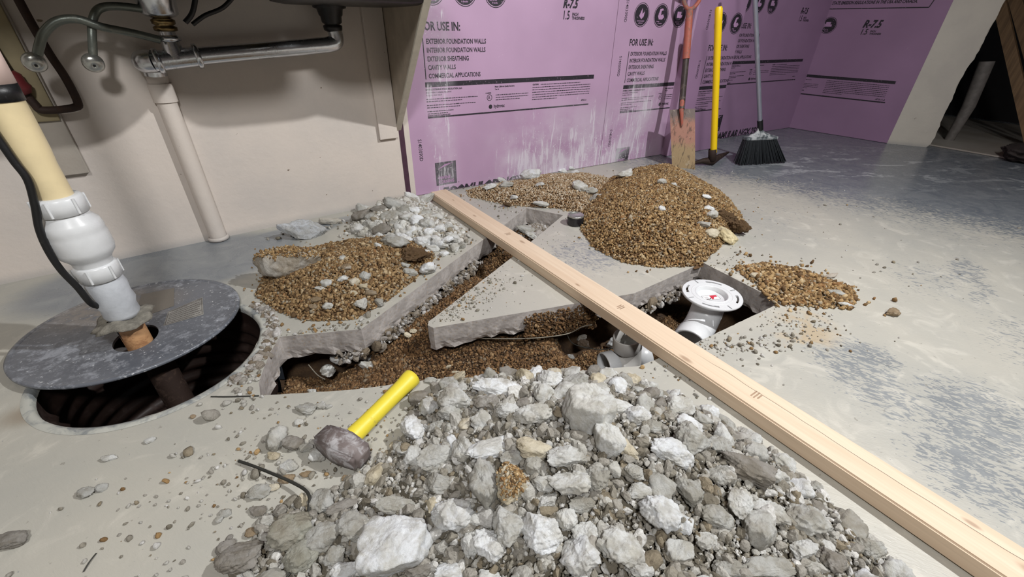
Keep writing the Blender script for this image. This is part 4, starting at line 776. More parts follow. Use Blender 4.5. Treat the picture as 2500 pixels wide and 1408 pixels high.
chunk(1776, 574, 58, 64, (220, 206, 168), SLAB[2], 'cream tile-like flake leaning at the right foot of the large gravel heap', 'stone', hfn=zero, sink=-.2, rot=-20, asp=.35, tilt=.5, name='stone_flake')
def clod(px, py, w, h, z, label, seed):
    P, F = rock(5, seed, 14, .16, 6); me = rmesh('clod', P, F, MT['mud'], True); o = chunk(px, py, w, h, (140, 110, 74), me, label, 'soil clod', z=z, sink=.3, name='soil_clod', tilt=.3)
clod(1010, 628, 80, 62, .03, 'brown soil clod beside the white angular stone', 51); clod(1806, 552, 46, 52, .02, 'brown clod at the right foot of the large gravel heap', 52); clod(1770, 528, 60, 44, .03, 'lumpy brown clod on the right flank of the large gravel heap', 53); clod(1236, 500, 22, 20, .005, 'small brown clod near the beam\'s far end', 54)
# gravel stuck on top of the leaning slab fragment
# broken bits inside the trench
TRB = [(1180-90, 686, 50, 40, LG), (1066, 720, 44, 26, MG), (1040, 735, 40, 24, LG), (1100, 690, 36, 26, LG), (1010, 764, 40, 22, MG), (985, 790, 34, 20, MG), (960, 812, 30, 22, LG), (905, 838, 50, 30, LG), (880, 866, 60, 34, WH), (850, 872, 46, 26, LG), (825, 878, 40, 26, WH), (800, 905, 34, 36, LG), (895, 892, 40, 26, LG), (1018, 742, 30, 20, LG), (1250, 556, 40, 26, MG), (1282, 560, 46, 30, MG), (1310, 545, 40, 24, MG), (1264, 582, 40, 26, LG), (1240, 572, 40, 22, MG), (1296, 574, 32, 20, LG), (1330, 536, 36, 18, MG), (1092, 896, 24, 12, YB), (1112, 908, 20, 10, YB), (1394, 870, 18, 14, WH), (995, 818, 20, 18, YB), (1008, 808, 20, 14, YB), (762, 956, 28, 16, LG), (884, 952, 16, 12, WH), (1426, 838, 30, 26, (110, 96, 84)), (1496, 838, 30, 34, WH), (1600, 893, 26, 14, MG), (1850, 745, 20, 14, MG), (1420, 824, 28, 22, DG)]
for i, (px, py, w, h, tone) in enumerate(TRB):
    chunk(px, py, w, h, tone, MED[(i*3) % 14], autolabel(px, py, w, tone, 'bit') or 'broken concrete bit lying on the gravel inside the trench', 'concrete chunk', 'concrete bits inside the trench', hfn=lambda Q: np.maximum(soilz(Q), -.15), sink=.2, asp=.8, tilt=.5)
# ------------------------------------------------------------------ timber beam
bl = Vector((.735+.0, .9, .0)); bang = math.atan2(.115, 2.02)
root = empty('timber_beam', (.7825, .92, 0), 'long pale planed two-by-four lying across the trench', 'timber', rot=(0, 0, bang))
mb = MB(); m = Matrix.LocRotScale(root.location, root.rotation_euler, None)
bm = bmesh.new(); bmesh.ops.create_cube(bm, size=1)
for v in bm.verts: v.co = Vector((v.co.x*.086, v.co.y*2.44-.22, .0195+v.co.z*.038))
bmesh.ops.bevel(bm, geom=bm.edges[:], offset=.0035, segments=3, affect='EDGES'); mb.bm(bm, m); mb.link('board', MT['beam'], root)
def stamp(px, py, seed):
    P = at(px, py, .0392); mb = MB(); R = random.Random(seed); u = Vector((math.sin(bang), -math.cos(bang), 0)); v = Vector((math.cos(bang), math.sin(bang), 0))
    for r in range(3):
        q = -.014+R.uniform(0, .006)
        while q < .014+R.uniform(-.006, .002):
            L = R.uniform(.0010, .0022); o = P+v*q+u*(r*.0065-.006); mb.add([o, o+v*L, o+v*L+u*R.uniform(.0028, .0042), o+u*.0036], [(3, 2, 1, 0)]); q += L+.0017
    mb.link('ink_stamp', MT['stampink'], root)
stamp(1846, 962, 1); stamp(1514, 748, 2); stamp(1240, 570, 3)
# ------------------------------------------------------------------ sump pit
R = random.Random(9); mb = MB(); prof = []; d = 0
c3 = Vector((PIT_C.x, PIT_C.y, 0))
for i in range(60):
    z = -.012-i*.0085; prof.append((PIT_R-.004-(.012 if z < -.05 else 0)*(.5+.5*math.sin(z*2*PI/.045)), z))
mb.lathe(prof, c3, n=64); mb.lathe([(PIT_R, -.50), (.001, -.52)], c3, n=48); mb.lathe([(PIT_R+.006, .001), (PIT_R-.003, -.002), (PIT_R-.004, -.012)], c3, n=64)
o = mb.link('sump_basin', MT['pit']); tag(o, 'dark ribbed sump basin sunk in the floor under the round lid', 'sump pit')
mb = MB(); mb.lathe([(PIT_R-.006, -.012), (PIT_R-.004, .0005), (PIT_R+.003, .0035), (PIT_R+.010, .0025), (PIT_R+.015, .0006)], c3, n=96); r_ = mb.link('rim', MT['rim'], None); r_.parent = o; r_.matrix_parent_inverse = Matrix.Translation(o.location).inverted()
# inner drop pipe
mb = MB(); a = Vector((-.36, 1.22, .0)); mb.tube([(-.358, 1.18, -.02), (-.335, 1.10, -.42)], .032, 20); q = mb.link('drop_pipe', MT['iron'], None); q.parent = o; q.matrix_parent_inverse = Matrix.Translation(o.location).inverted()
# lid
lid = empty('sump_cover', (-.408, 1.335, .010), 'round dusty grey sump cover pushed half off its pit', 'sump cover', rot=(math.radians(-1.2), math.radians(.6), 0))
def lidm():
    N = 96; hc = Vector((.012, -.082)); hr = (.048, .062); vo = [Vector((.25*math.cos(2*PI*i/N), .25*math.sin(2*PI*i/N))) for i in range(N)]; vh = [Vector((hc.x+hr[0]*math.cos(2*PI*i/40), hc.y+hr[1]*math.sin(2*PI*i/40))) for i in range(40)]
    ov, oe, of, *_ = delaunay_2d_cdt(vo+vh, [(i, (i+1) % N) for i in range(N)]+[(N+i, N+(i+1) % 40) for i in range(40)], [], 0, 1e-6)
    F = []
    for f in of:
        c = (ov[f[0]]+ov[f[1]]+ov[f[2]])/3
        if ((c.x-hc.x)/hr[0])**2+((c.y-hc.y)/hr[1])**2 < 1: continue
        if (ov[f[1]]-ov[f[0]]).cross(ov[f[2]]-ov[f[0]]) < 0: f = f[::-1]
        F.append(f)
    mb = MB(); n = len(ov); t = .007; mb.add([(v.x, v.y, t) for v in ov]+[(v.x, v.y, 0) for v in ov], F+[tuple(i+n for i in f[::-1]) for f in F])
    ring = lambda L, fl: mb.add([(p.x, p.y, t) for p in L]+[(p.x, p.y, 0) for p in L], [((i, i+len(L), (i+1) % len(L)+len(L), (i+1) % len(L)) if fl else (i, (i+1) % len(L), (i+1) % len(L)+len(L), i+len(L))) for i in range(len(L))])
    ring(vo, True); ring(vh, False)
    mb.lathe([(.250, 0), (.2515, .001), (.2515, .007), (.248, .0085), (.243, .0080), (.240, .0072)], (0, 0, 0), n=96)
    o = link('cover_plate', mb.mesh(), MT['lid'], lid, world=False)
    def st(name, P4, mat, lines=0, border=False):
        inv = Matrix.LocRotScale(lid.location, lid.rotation_euler, None).inverted(); Q = [inv @ at(*p, .0175) for p in P4]; c = [Vector((q.x, q.y, .0074)) for q in Q]; m2 = MB(); m2.add(c+[Vector((v.x, v.y, .0080)) for v in c], [(4, 5, 6, 7), (0, 1, 5, 4), (1, 2, 6, 5), (2, 3, 7, 6), (3, 0, 4, 7)]); s = link(name, m2.mesh(), mat, lid, world=False)
        L = MB(); RR = random.Random(3); up_ = Vector((0, 0, .0138))
        def W(a, b): v = c[0].lerp(c[1], a).lerp(c[3].lerp(c[2], a), b); return Vector((v.x, v.y, .0083))
        for i in range(lines):
            b = .14+.74*i/max(1, lines-1); a = .08
            while a < .90: w = RR.uniform(.02, .07); L.add([W(a, b), W(a+w, b), W(a+w, b+.025), W(a, b+.025)], [(0, 1, 2, 3)]); a += w+.012
        if border:
            for (a0, b0, a1, b1) in [(.03, .04, .97, .06), (.03, .94, .97, .96), (.03, .04, .04, .96), (.96, .04, .97, .96)]: L.add([W(a0, b0), W(a1, b0), W(a1, b1), W(a0, b1)], [(0, 1, 2, 3)])
        if L.v:
            s2 = link('printed_line', L.mesh(), MT['greyink'], s, world=False)
    st('paper_label', [(399, 796), (497, 767), (494, 723), (410, 760)], MT['sticker'], 7, True); st('old_label', [(330, 780), (424, 745), (424, 700), (344, 716)], MT['stickerd'], 0)
lidm()
# discharge pipe with check valve
PX, PYY = -.395, 1.255
pr = empty('sump_discharge_pipe', (PX, PYY, -.02), 'vertical sump pipe with white check valve and cream upper length, rising through the lid', 'pipe')
def seg(name, prof, mat, n=32, parent=pr): mb = MB(); mb.lathe(prof, (PX, PYY, 0), n=n); return mb.link(name, mat, parent)
seg('stub_pipe', [(.029, -.04), (.029, .12)], MT['copper'])
seg('taped_joint', [(.0, .085), (.033, .088), (.037, .10), (.036, .12), (.041, .135), (.038, .155), (.040, .18), (.036, .20), (.034, .215)], MT['tape'])
mb = MB(); V = []; 
for (rr, zz) in [(.030, .078), (.060, .076), (.066, .080), (.058, .086), (.030, .092)]: V.append((rr, zz))
mb.lathe(V, (PX-.004, PYY-.004, 0), n=40); 
mb.v = [(x+.004*math.sin(9*math.atan2(y-PYY, x-PX)), y+.004*math.cos(7*math.atan2(y-PYY, x-PX)), z+.006*math.sin(3*math.atan2(y-PYY, x-PX)+1)+.10*(x-PX)) for x, y, z in mb.v]; mb.link('putty_collar', MT['putty'], pr)
def nut(name, z0, z1, r):
    o = seg(name, [(r-.006, z0), (r, z0+.002), (r, z1-.004), (r-.004, z1), (.03, z1)], MT['pvc'], 28)
    for k in range(6):
        mb = MB(); a = 2*PI*k/6+.3; mb.tube([(PX+(r+.0005)*math.cos(a), PYY+(r+.0005)*math.sin(a), z0+.004), (PX+(r+.0005)*math.cos(a), PYY+(r+.0005)*math.sin(a), z1-.003)], .0028, 6); mb.link('grip_rib', MT['pvc'], pr)
    return o
nut('lower_union_nut', .200, .240, .041)
seg('valve_body', [(.036, .236), (.037, .250), (.040, .256), (.050, .268), (.0535, .280), (.0535, .315), (.052, .323), (.0535, .329), (.050, .345), (.040, .358), (.038, .372)], MT['pvc'], 48)
nut('upper_union_nut', .364, .404, .043)
seg('upper_pipe', [(.0302, .39), (.0302, .47), (.0325, .50), (.0335, .56), (.0335, 1.6)], MT['cream'])
seg('black_band', [(.0335, .592), (.0355, .592), (.0355, .622), (.0335, .622)], MT['blk'])
seg('pink_sleeve', [(.0338, .622), (.0352, .622), (.0352, .70), (.0338, .70)], simple('pale_pink_plastic', (214, 190, 182), .5, var=.03))
cab = [aty(*p, 1.215) for p in [(-60, 260), (0, 345), (35, 395), (68, 440), (85, 500), (96, 560), (118, 612), (150, 660), (190, 702), (222, 740), (250, 772)]]
cab[-1].y = 1.24; cab.append(Vector((cab[-1].x+.01, 1.24, .0))); cab.append(Vector((cab[-1].x+.01, 1.235, -.08)))
mb = MB(); mb.tube(spline(cab, 8), .0068, 10); tag(mb.link('power_cable', MT['rubber']), 'black speckled cable running down beside the white sump pipe', 'cable')
# ------------------------------------------------------------------ fittings on the left wall
def wp(px, py, off): return lwpx(px, py, off)
st = wp(535, 583, 0); top = wp(372, 165, .0)
mb = MB(); c0 = Vector((st.x, st.y, 0))+LN3*.012; mb.tube([c0+UP*-.01, c0+UP*.60], .029, 24); mb.lathe([(.029, .002), (.036, .003), (.036, .012), (.03, .016)], c0, n=24)
dp = empty('drain_pipe', c0, 'beige painted drain pipe running down the wall to the floor', 'pipe'); mb.link('riser', MT['wall'], dp)
mb = MB(); mb.tube([c0+UP*.50, c0+UP*.555], .034, 24); mb.link('pipe_coupling', MT['wall'], dp)
# chrome trap
OF = .085
tee = wp(430, 142, OF); elb = wp(352, 152, OF); end = wp(770, 112, OF)
tr_ = empty('sink_trap', Vector((tee.x, tee.y, tee.z)), 'worn chrome drain assembly joining both sink outlets above the wall pipe', 'sink drain')
yd = (end-tee).normalized()
mb = MB(); ctop = c0+UP*.60; mb.tube(spline([ctop+UP*-.02, ctop+UP*.02+LN3*.01, elb+LN3*-.02+UP*-.0, elb+yd*.03], 8), [.031]*25, 20); mb.link('elbow', MT['chrome'], tr_)
mb = MB(); mb.tube([elb+yd*.02, tee+yd*.055], .0285, 24); mb.lathe([(.030, .0), (.0255, .035), (.0225, .055)], tee+UP*-.002, n=24); mb.link('tee_body', MT['chrome'], tr_)
for (c, ax, r) in [(elb+yd*.028, yd, .0355), (tee+yd*.050, yd, .0355), (tee+UP*.045, UP, .031)]:
    mb = MB(); mb.lathe([(r-.006, 0), (r, .002), (r, .013), (r-.006, .016)], c, ax, n=24); mb.link('slip_nut', MT['chrome'], tr_)
s2 = wp(806, 60, OF); end2 = wp(785, 110, OF)
mb = MB(); pts = [tee+yd*.05, tee.lerp(end, .5), end]; cor = Vector((s2.x, s2.y, end.z)); pts += [cor+yd*-.0+(end-cor)*.25+UP*.004, cor+UP*.016+yd*.012, s2+yd*.01+UP*-.005, s2+yd*.008+UP*.02]
mb.tube(spline(pts, 8), .0255, 20); mb.link('long_waste_arm', MT['chrome'], tr_)
tp = Vector((tee.x, tee.y, 0))
mb = MB(); mb.lathe([(.0215, tee.z+.055), (.0205, .715)], tp, n=20); mb.link('tailpiece', MT['chrome'], tr_)
mb = MB(); mb.lathe([(.020, .700), (.030, .703), (.031, .712), (.022, .716), (.030, .720), (.031, .730), (.022, .735)], tp, n=24); mb.link('brass_nut', MT['brass'], tr_)
mb = MB(); mb.lathe([(.022, .735), (.036, .738), (.046, .745), (.054, .80), (.056, .82)], tp, n=32); mb.link('strainer_cup', MT['chrome'], tr_)
sp_ = Vector((s2.x, s2.y, 0))+yd*.008; k = end.z
mb = MB(); mb.lathe([(.020, k+.042), (.031, k+.048), (.033, k+.062), (.026, k+.066), (.034, k+.072), (.036, k+.090), (.040, k+.094), (.044, k+.112), (.056, k+.116), (.058, k+.15)], sp_, n=28); mb.link('black_strainer_cup', MT['blk'], tr_)
# sink basins
def basin(name, u0, u1, w0, w1, z0, label):
    a, b = (u0+u1)/2, (w0+w1)/2; c = LW(a, b, 0); hx, hy = (u1-u0)/2, (w1-w0)/2; rows = [(.80, 0), (.93, .006), (.985, .03), (1.0, .10), (1.0, .19), (1.05, .195)]; mb = MB(); V = []; n = 48
    for s_, z in [(.02, .0)]+rows:
        for j in range(n):
            t = 2*PI*j/n; cx, cy = math.cos(t), math.sin(t); e = 4.5; r = (abs(cx)**e+abs(cy)**e)**(-1/e); V.append(c+LT3*(hx*s_*r*cx)+LN3*(hy*s_*r*cy)+UP*(z0+z))
    F = [(i*n+j, i*n+(j+1) % n, (i+1)*n+(j+1) % n, (i+1)*n+j) for i in range(len(rows)) for j in range(n)]; mb.add(V, F, True); return mb.link(name, MT['basin'], sk)
sk = empty('sink', LW(.9, .25, .8), 'dark double-bowl sink seen from below at the top of the photo', 'sink')
basin('bowl', .50, .90, .03, .53, tee.z+.155, ''); basin('bowl', .95, 1.42, .03, .50, k+.122, '')
mb = frame_box(LO, LT3, LN3, (.2, .002, .985), (1.38, .60, 1.015), .003); tag(mb.link('worktop', MT['olive']), 'countertop above the sink bowls', 'worktop')
# sink end panel with slanted bottom edge (vertical plane x ~ .59)
pe = [aty(975, 312, 1.985), None]; q0 = Vector((.592, 1.985, .335)); q1 = Vector((.592, 1.50, .80)); q1b = Vector((.592, 1.22, 1.07))
ep = empty('end_panel', (.592, 1.9, .33), 'beige counter end panel with a slanting lower edge above the first pink board', 'panel')
mb = MB(); mb.prism([(1.985, .335), (1.985, 1.08), (1.22, 1.08)], (.575, 0, 0), (0, 1, 0), UP, (1, 0, 0), .018); mb.link('board', MT['panelwood'], ep)
mb = MB(); mb.prism([(1.985, .332), (1.225, 1.08), (1.212, 1.08), (1.985, .320)], (.572, 0, 0), (0, 1, 0), UP, (1, 0, 0), .024); mb.link('edge_strip', MT['edge'], ep)
# boards on the wall
def wboard(name, pxs, off, th, ztop, mat, label, w=None):
    a = wp(*pxs[0], 0); b = wp(*pxs[1], 0); ua = (a-LO).dot(LT3); ub = (b-LO).dot(LT3); z = min(a.z, b.z)
    mb = frame_box(LO, LT3, LN3, (ua, .001, z), (ub, th, ztop), .002); return tag(mb.link(name, mat), label, 'board')
wboard('wall_board', ((925, 340), (968, 333)), 0, .018, 1.0, MT['wall'], 'narrow beige painted board on the wall beside the end panel')
a = wp(140, 428, 0); b = wp(215, 418, 0); ua = (a-LO).dot(LT3); ub = (b-LO).dot(LT3)
tag(frame_box(LO, LT3, LN3, (ua, .001, a.z), (ub+.005, .020, 1.0), .002).link('wall_board', MT['oldwood']), 'wide grey-beige board on the wall behind the rusty pipes', 'board')
tag(frame_box(LO, LT3, LN3, (ua+.015, .021, .47), (ua+.075, .030, 1.0), .002).link('wall_board', MT['olive']), 'olive strip of wood between the two rusty pipes', 'board')
tag(frame_box(LO, LT3, LN3, (ua-.24, .001, .52), (ua-.02, .016, 1.0), .002).link('wall_board', MT['oldwood']), 'pale board at the left photo edge behind the cream pipe', 'board')
# rusty pipe loop with red valve
ipx = [(-20, 112), (35, 195), (85, 255), (100, 268), (140, 268), (182, 262), (190, 250), (160, 190), (120, 130), (70, 45), (30, -30)]
ip = empty('iron_pipe', wp(100, 268, .045), 'rusty U-shaped iron pipe with a red valve on the wall', 'pipe')
mb = MB(); mb.tube(spline([wp(x, y, .045) for x, y in ipx], 5), .0105, 14); mb.link('pipe_loop', MT['iron'], ip)
mb = MB(); c = wp(38, 205, .05); mb.lathe([(.0, -.03), (.018, -.03), (.026, -.018), (.024, 0), (.028, .012), (.018, .028), (0, .03)], c, (wp(85, 255, .045)-wp(35, 195, .045)).normalized(), n=12); c2 = wp(12, 205, .06)
mb.lathe([(.0, -.022), (.02, -.022), (.024, 0), (.02, .022), (0, .022)], c2, (1, 0, .2), n=10); mb.link('red_valve', MT['red'], ip)
# two grey supply tubes ending in domed caps
def tubecap(pts, cap, label, r=.0105):
    P = [wp(x, y, o) for x, y, o in pts]; root = empty('supply_tube', P[0], label, 'tube'); mb = MB(); mb.tube(spline(P, 6), r, 14); mb.link('tube', MT['hose'], root)
    c = wp(cap[0], cap[1], cap[2]); ax = (c-CO); ax = (-(ax.normalized())*.75+UP*-.35).normalized(); m2 = MB(); m2.lathe([(.012, -.03), (.020, -.024), (.0245, -.012), (.0245, -.003), (.020, .004), (.010, .008), (.0035, .009), (.003, .006), (0.0002, .006)], c, ax, n=28); m2.link('domed_cap', MT['tin'], root)
    m3 = MB(); m3.lathe([(.003, .0092), (.0002, .0094)], c, ax, n=10); m3.link('screw_hole', MT['blk'], root)
tubecap([(390, 97, .11), (330, 82, .12), (250, 66, .13), (190, 47, .13), (140, 52, .13), (108, 80, .13), (96, 112, .13), (90, 142, .13)], (86, 156, .14), 'grey tube curving over to a domed cap, left one under the sink')
tubecap([(400, 30, .10), (300, 16, .10), (245, 20, .10), (226, 50, .11), (225, 90, .12), (228, 142, .12)], (229, 157, .13), 'short grey tube hanging down to a domed cap, right one under the sink', .010)
mb = MB(); mb.tube(spline([wp(470, 60, .12), wp(500, 38, .12), wp(545, 18, .12), wp(580, -20, .12)], 6), .006, 8); mb.tube(spline([wp(452, 55, .13), wp(470, 30, .13), wp(480, -20, .13)], 6), .007, 8); tag(mb.link('drain_clip', MT['blk']), 'thin dark drain rods beside the chrome strainer', 'rod')
# ------------------------------------------------------------------ closet flange and pipe fittings
FC = Vector((1.147, .654, -.002))
fl = empty('closet_flange', FC, 'white toilet flange on a curved pipe elbow standing in the right end of the trench', 'pipe fitting')
def flange():
    R1 = .0905; N = 96; vo = [Vector((R1*math.cos(2*PI*i/N), R1*math.sin(2*PI*i/N))) for i in range(N)]; ri = .052; vi = [Vector((ri*math.cos(2*PI*i/64), ri*math.sin(2*PI*i/64))) for i in range(64)]
    slots = []
    for k in range(4):
        a0 = math.radians(90*k+15); L = [];
        for t in range(9): a = a0+math.radians(38)*t/8; L.append(Vector((.0795*math.cos(a), .0795*math.sin(a))))
        for t in range(8, -1, -1): a = a0+math.radians(38)*t/8; rr = .0735 if t < 6 else .071; L.append(Vector((rr*math.cos(a), rr*math.sin(a))))
        slots.append(L)
        a = math.radians(90*k-14); d = Vector((math.cos(a), math.sin(a))); n = Vector((-d.y, d.x)); slots.append([d*.070+n*.0022, d*.0895+n*.0022, d*.0895-n*.0022, d*.070-n*.0022])
    V = vo+vi; E = [(i, (i+1) % N) for i in range(N)]+[(N+i, N+(i+1) % 64) for i in range(64)]
    for L in slots: k = len(V); V = V+L; E += [(k+i, k+(i+1) % len(L)) for i in range(len(L))]
    ov, oe, of, *_ = delaunay_2d_cdt(V, E, [], 0, 1e-7); cen = np.array([[sum(ov[i].x for i in f)/3, sum(ov[i].y for i in f)/3] for f in of]); bad = np.hypot(cen[:, 0], cen[:, 1]) < ri
    bad |= np.hypot(cen[:, 0], cen[:, 1]) > R1
    for L in slots: bad |= pt_in(cen, [(p.x, p.y) for p in L])
    F = [f if (ov[f[1]]-ov[f[0]]).cross(ov[f[2]]-ov[f[0]]) > 0 else f[::-1] for f, b in zip(of, bad) if not b]; n = len(ov); t = .007
    mb = MB(); mb.add([(v.x, v.y, t) for v in ov]+[(v.x, v.y, 0) for v in ov], F+[tuple(i+n for i in f[::-1]) for f in F])
    for L in [vo]+slots: m = len(L); mb.add([(p.x, p.y, t) for p in L]+[(p.x, p.y, 0) for p in L], [(i, i+m, (i+1) % m+m, (i+1) % m) for i in range(m)])
    mb.lathe([(R1, t), (R1+.0015, t-.002), (R1+.001, 0), (R1-.006, -.003)], (0, 0, 0), n=N)
    mb.v = [tuple(Vector(v)+FC+Vector((0, 0, 0))) for v in mb.v]; mb.link('flange_ring', MT['pvc'], fl)
    mb = MB(); mb.lathe([(.0525, .007), (.050, .009), (.047, .007), (.0455, -.006), (.0440, -.008), (.0001, -.0085)], FC, n=56); mb.link('knockout_cap', MT['pvc'], fl)
    mb = MB(); mb.lathe([(.060, .0072), (.062, .0085), (.064, .0072)], FC, n=56); mb.link('raised_ridge', MT['pvc'], fl)
    # sticker
    s = Sheet(FC, (1, 0, 0), (0, -1, 0)); c, si = math.cos(-.35), math.sin(-.35)
    def q(x, y, e): return FC+Vector((x*c-y*si, x*si+y*c, -.0078+e))
    def rect(mb, x0, y0, x1, y1, e): mb.add([q(x0, y0, e), q(x1, y0, e), q(x1, y1, e), q(x0, y1, e)], [(0, 1, 2, 3)])
    m1 = MB(); rect(m1, -.027, -.013, .027, .013, .0); sl = m1.link('sticker', MT['whitep'], fl)
    m2 = MB(); rect(m2, -.027, .0122, .027, .013, .0003); rect(m2, -.027, -.013, .027, -.0122, .0003); rect(m2, -.027, -.013, -.0262, .013, .0003); rect(m2, .0262, -.013, .027, .013, .0003)
    for i in range(3): rect(m2, -.022, .004-i*.004+.001, -.008, .006-i*.004, .0003)
    m2.add([q(-.025, -.006, .0003), q(-.008, -.006, .0003), q(0, .001, .0003), q(0, -.003, .0003), q(-.008, -.010, .0003), q(-.024, -.010, .0003)], [(0, 5, 4, 1), (1, 4, 3, 2)]); m2.link('grey_print', MT['greyink'], fl)
    m3 = MB(); m3.add([q(.0, .011, .0003), q(.024, .011, .0003), q(.024, .002, .0003), q(.012, .002, .0003), q(.004, -.010, .0003), q(-.002, -.010, .0003), q(.0, -.002, .0003)], [tuple(reversed(range(7)))]); m3.link('red_print', MT['redink'], fl)
    # neck and elbow
    mb = MB(); od = Vector((-.95, -.36, 0)).normalized(); P = [FC+UP*.0, FC+UP*-.02]
    Rb = .068; cc = FC+UP*-.030+od*Rb
    for i in range(1, 11): a = (PI/2)*i/10*.95; P.append(cc-od*Rb*math.cos(a)-UP*Rb*math.sin(a))
    P.append(P[-1]+(P[-1]-P[-2]).normalized()*.03); rr = [.056, .052]+[.050]*(len(P)-2); mb.tube(P, rr, 36, cap=False)
    e = P[-1]; dd = (P[-1]-P[-2]).normalized(); mb.lathe([(.050, -.004), (.0545, .0), (.0545, .048), (.0535, .050), (.0475, .050), (.0470, .0), (.040, -.02)], e, dd, n=40); mb.link('elbow', MT['pvc'], fl)
    m4 = MB(); m4.lathe([(.0478, .049), (.0470, .0), (.0001, -.03)], e, dd, n=40); m4.link('inside_wall', MT['pvcg'], fl)
flange()
def teef():
    c = at(1516, 872, -.085); A = at(1478, 893, -.150); B = at(1572, 870, -.150); ax = (B-A).normalized(); ax.z *= .4; ax.normalize(); c = (A+B)/2
    root = empty('pipe_tee', c, 'white pipe tee with an upright branch, partly hidden by the beam', 'pipe fitting'); L = (B-A).length/2+.004
    mb = MB(); mb.tube([c-ax*L*.6, c+ax*L*.6], .037, 32, cap=False)
    br = (UP+ax*-.10).normalized(); brp = [c+ax*.012+br*h for h in (.0, .02, .04, .06)]; mb.tube([c-ax*.0+br*.0]+brp[1:], [.044, .040, .0365, .0365], 32, cap=False); mb.link('body', MT['pvcg'], root)
    for d, s in ((ax, 1), (-ax, 1)):
        m = MB(); m.lathe([(.036, L*.45), (.043, L*.55), (.043, L), (.042, L+.002), (.0375, L+.002), (.037, L*.5)], c, d, n=36); m.link('hub', MT['pvc'], root)
    m = MB(); m.lathe([(.036, .050), (.041, .056), (.041, .098), (.040, .100), (.0365, .100), (.036, .05)], c+ax*.0, br, n=36); m.link('branch_hub', MT['pvcg'], root)
teef()
# ------------------------------------------------------------------ hammer
hc = at(836, 1092, .026); hx = (at(770, 1050, .03)-at(893, 1112, .03)); hx.z = 0; hl = hx.length; hx.normalize(); hy = Vector((-hx.y, hx.x, 0))
if hy.dot(at(1010, 915)-hc) < 0: hy = -hy
he = at(1006, 921, .032); hd = (he-hc).normalized()
hm = empty('sledge_hammer', (hc.x, hc.y, 0), 'short club hammer with a dusty steel head and yellow handle', 'hammer')
bm = bmesh.new(); bmesh.ops.create_cube(bm, size=1); bmesh.ops.subdivide_edges(bm, edges=bm.edges[:], cuts=1, use_grid_fill=True)
for v in bm.verts:
    e = abs(v.co.x) > .4; f = .82 if e else 1.06; v.co = Vector((v.co.x*.112, v.co.y*.050*f, v.co.z*.050*f))
bmesh.ops.bevel(bm, geom=bm.edges[:], offset=.006, segments=2, affect='EDGES')
mm = Matrix((hx, hy, UP)).transposed().to_4x4(); mm.translation = Vector((hc.x, hc.y, .027)); mb = MB(); mb.bm(bm, mm, True); mb.link('head', MT['steel'], hm)
mb = MB(); c = Vector((hc.x, hc.y, .028)); L = (he-c).length; P = [c+(he-c)*t for t in (.08, .18, .3, .5, .7, .85, .94, 1.0, 1.012)]; mb.tube(P, [.0185, .0185, .0175, .0175, .0180, .0190, .0215, .0215, .015], 20); mb.link('handle', MT['yel'], hm)
# ------------------------------------------------------------------ spade
spd = empty('spade', (2.24, 1.70, 0), 'muddy flat-bladed spade with a worn orange D-handle leaning on the pink boards', 'spade')
tpz = aty(1664, 250, 1.80); bl_ = at(1641, 408, .0); br_ = at(1697, 414, .0); tl = aty(1635, 268, 1.83); tr2 = aty(1697, 265, 1.77)
n = 7; V = []
vn = ((br_-bl_).cross(tl-bl_)).normalized()
if vn.y > 0: vn = -vn
for i in range(9):
    v = i/8
    for j in range(9):
        u = j/8; p = bl_.lerp(br_, u).lerp(tl.lerp(tr2, u), v); d = -.012*(1-(2*u-1)**2)*(.4+.6*v)+.006*math.sin(v*PI); e = (.010*(1-(2*u-1)**2) if i == 0 else 0); V.append(p-vn*d*-1-UP*e)
F = [(i*9+j, i*9+j+1, (i+1)*9+j+1, (i+1)*9+j) for i in range(8) for j in range(8)]; F2 = [tuple(reversed(f)) for f in F]
mb = MB(); k = len(V); mb.add(V+[v-vn*.004 for v in V], F+[tuple(a+k for a in f) for f in F2], True)
for idx in ([i*9 for i in range(9)], [i*9+8 for i in range(9)], list(range(9)), list(range(72, 81))):
    mb.add([V[i] for i in idx]+[V[i]-vn*.004 for i in idx], [(a, a+1, a+1+9, a+9) for a in range(8)])
mb.link('blade', MT['spade'], spd)
mid = tl.lerp(tr2, .46); s1 = aty(1666, 240, 1.815); s2 = aty(1676, 130, 1.86); s3 = aty(1681, 62, 1.885); s4 = aty(1684, 22, 1.90)
m0 = bl_.lerp(br_, .5).lerp(mid, .72)+vn*.006
mb = MB(); mb.tube([m0, mid+vn*.014, s1], [.006, .013, .0165], 14); mb.link('socket', MT['orange'], spd)
mb = MB(); mb.tube(spline([mid+vn*.012, s1, s2], 5), .0175, 16); mb.link('shaft', MT['shaft'], spd)
mb = MB(); mb.tube([s2.lerp(s1, .12), s2, s3, s4], [.0205, .0205, .020, .018], 16); mb.link('painted_sleeve', MT['orange'], spd)
mb = MB(); dx = Vector((.93, -.36, 0)).normalized(); 
mb.tube(spline([s4-dx*.052+UP*.10, s4-dx*.046+UP*.04, s4-dx*.022+UP*.008, s4, s4+dx*.022+UP*.008, s4+dx*.046+UP*.04, s4+dx*.052+UP*.10], 6), .0105, 12); mb.tube([s4-dx*.056+UP*.105, s4+dx*.056+UP*.105], .014, 12); mb.link('grip', MT['orange'], spd)
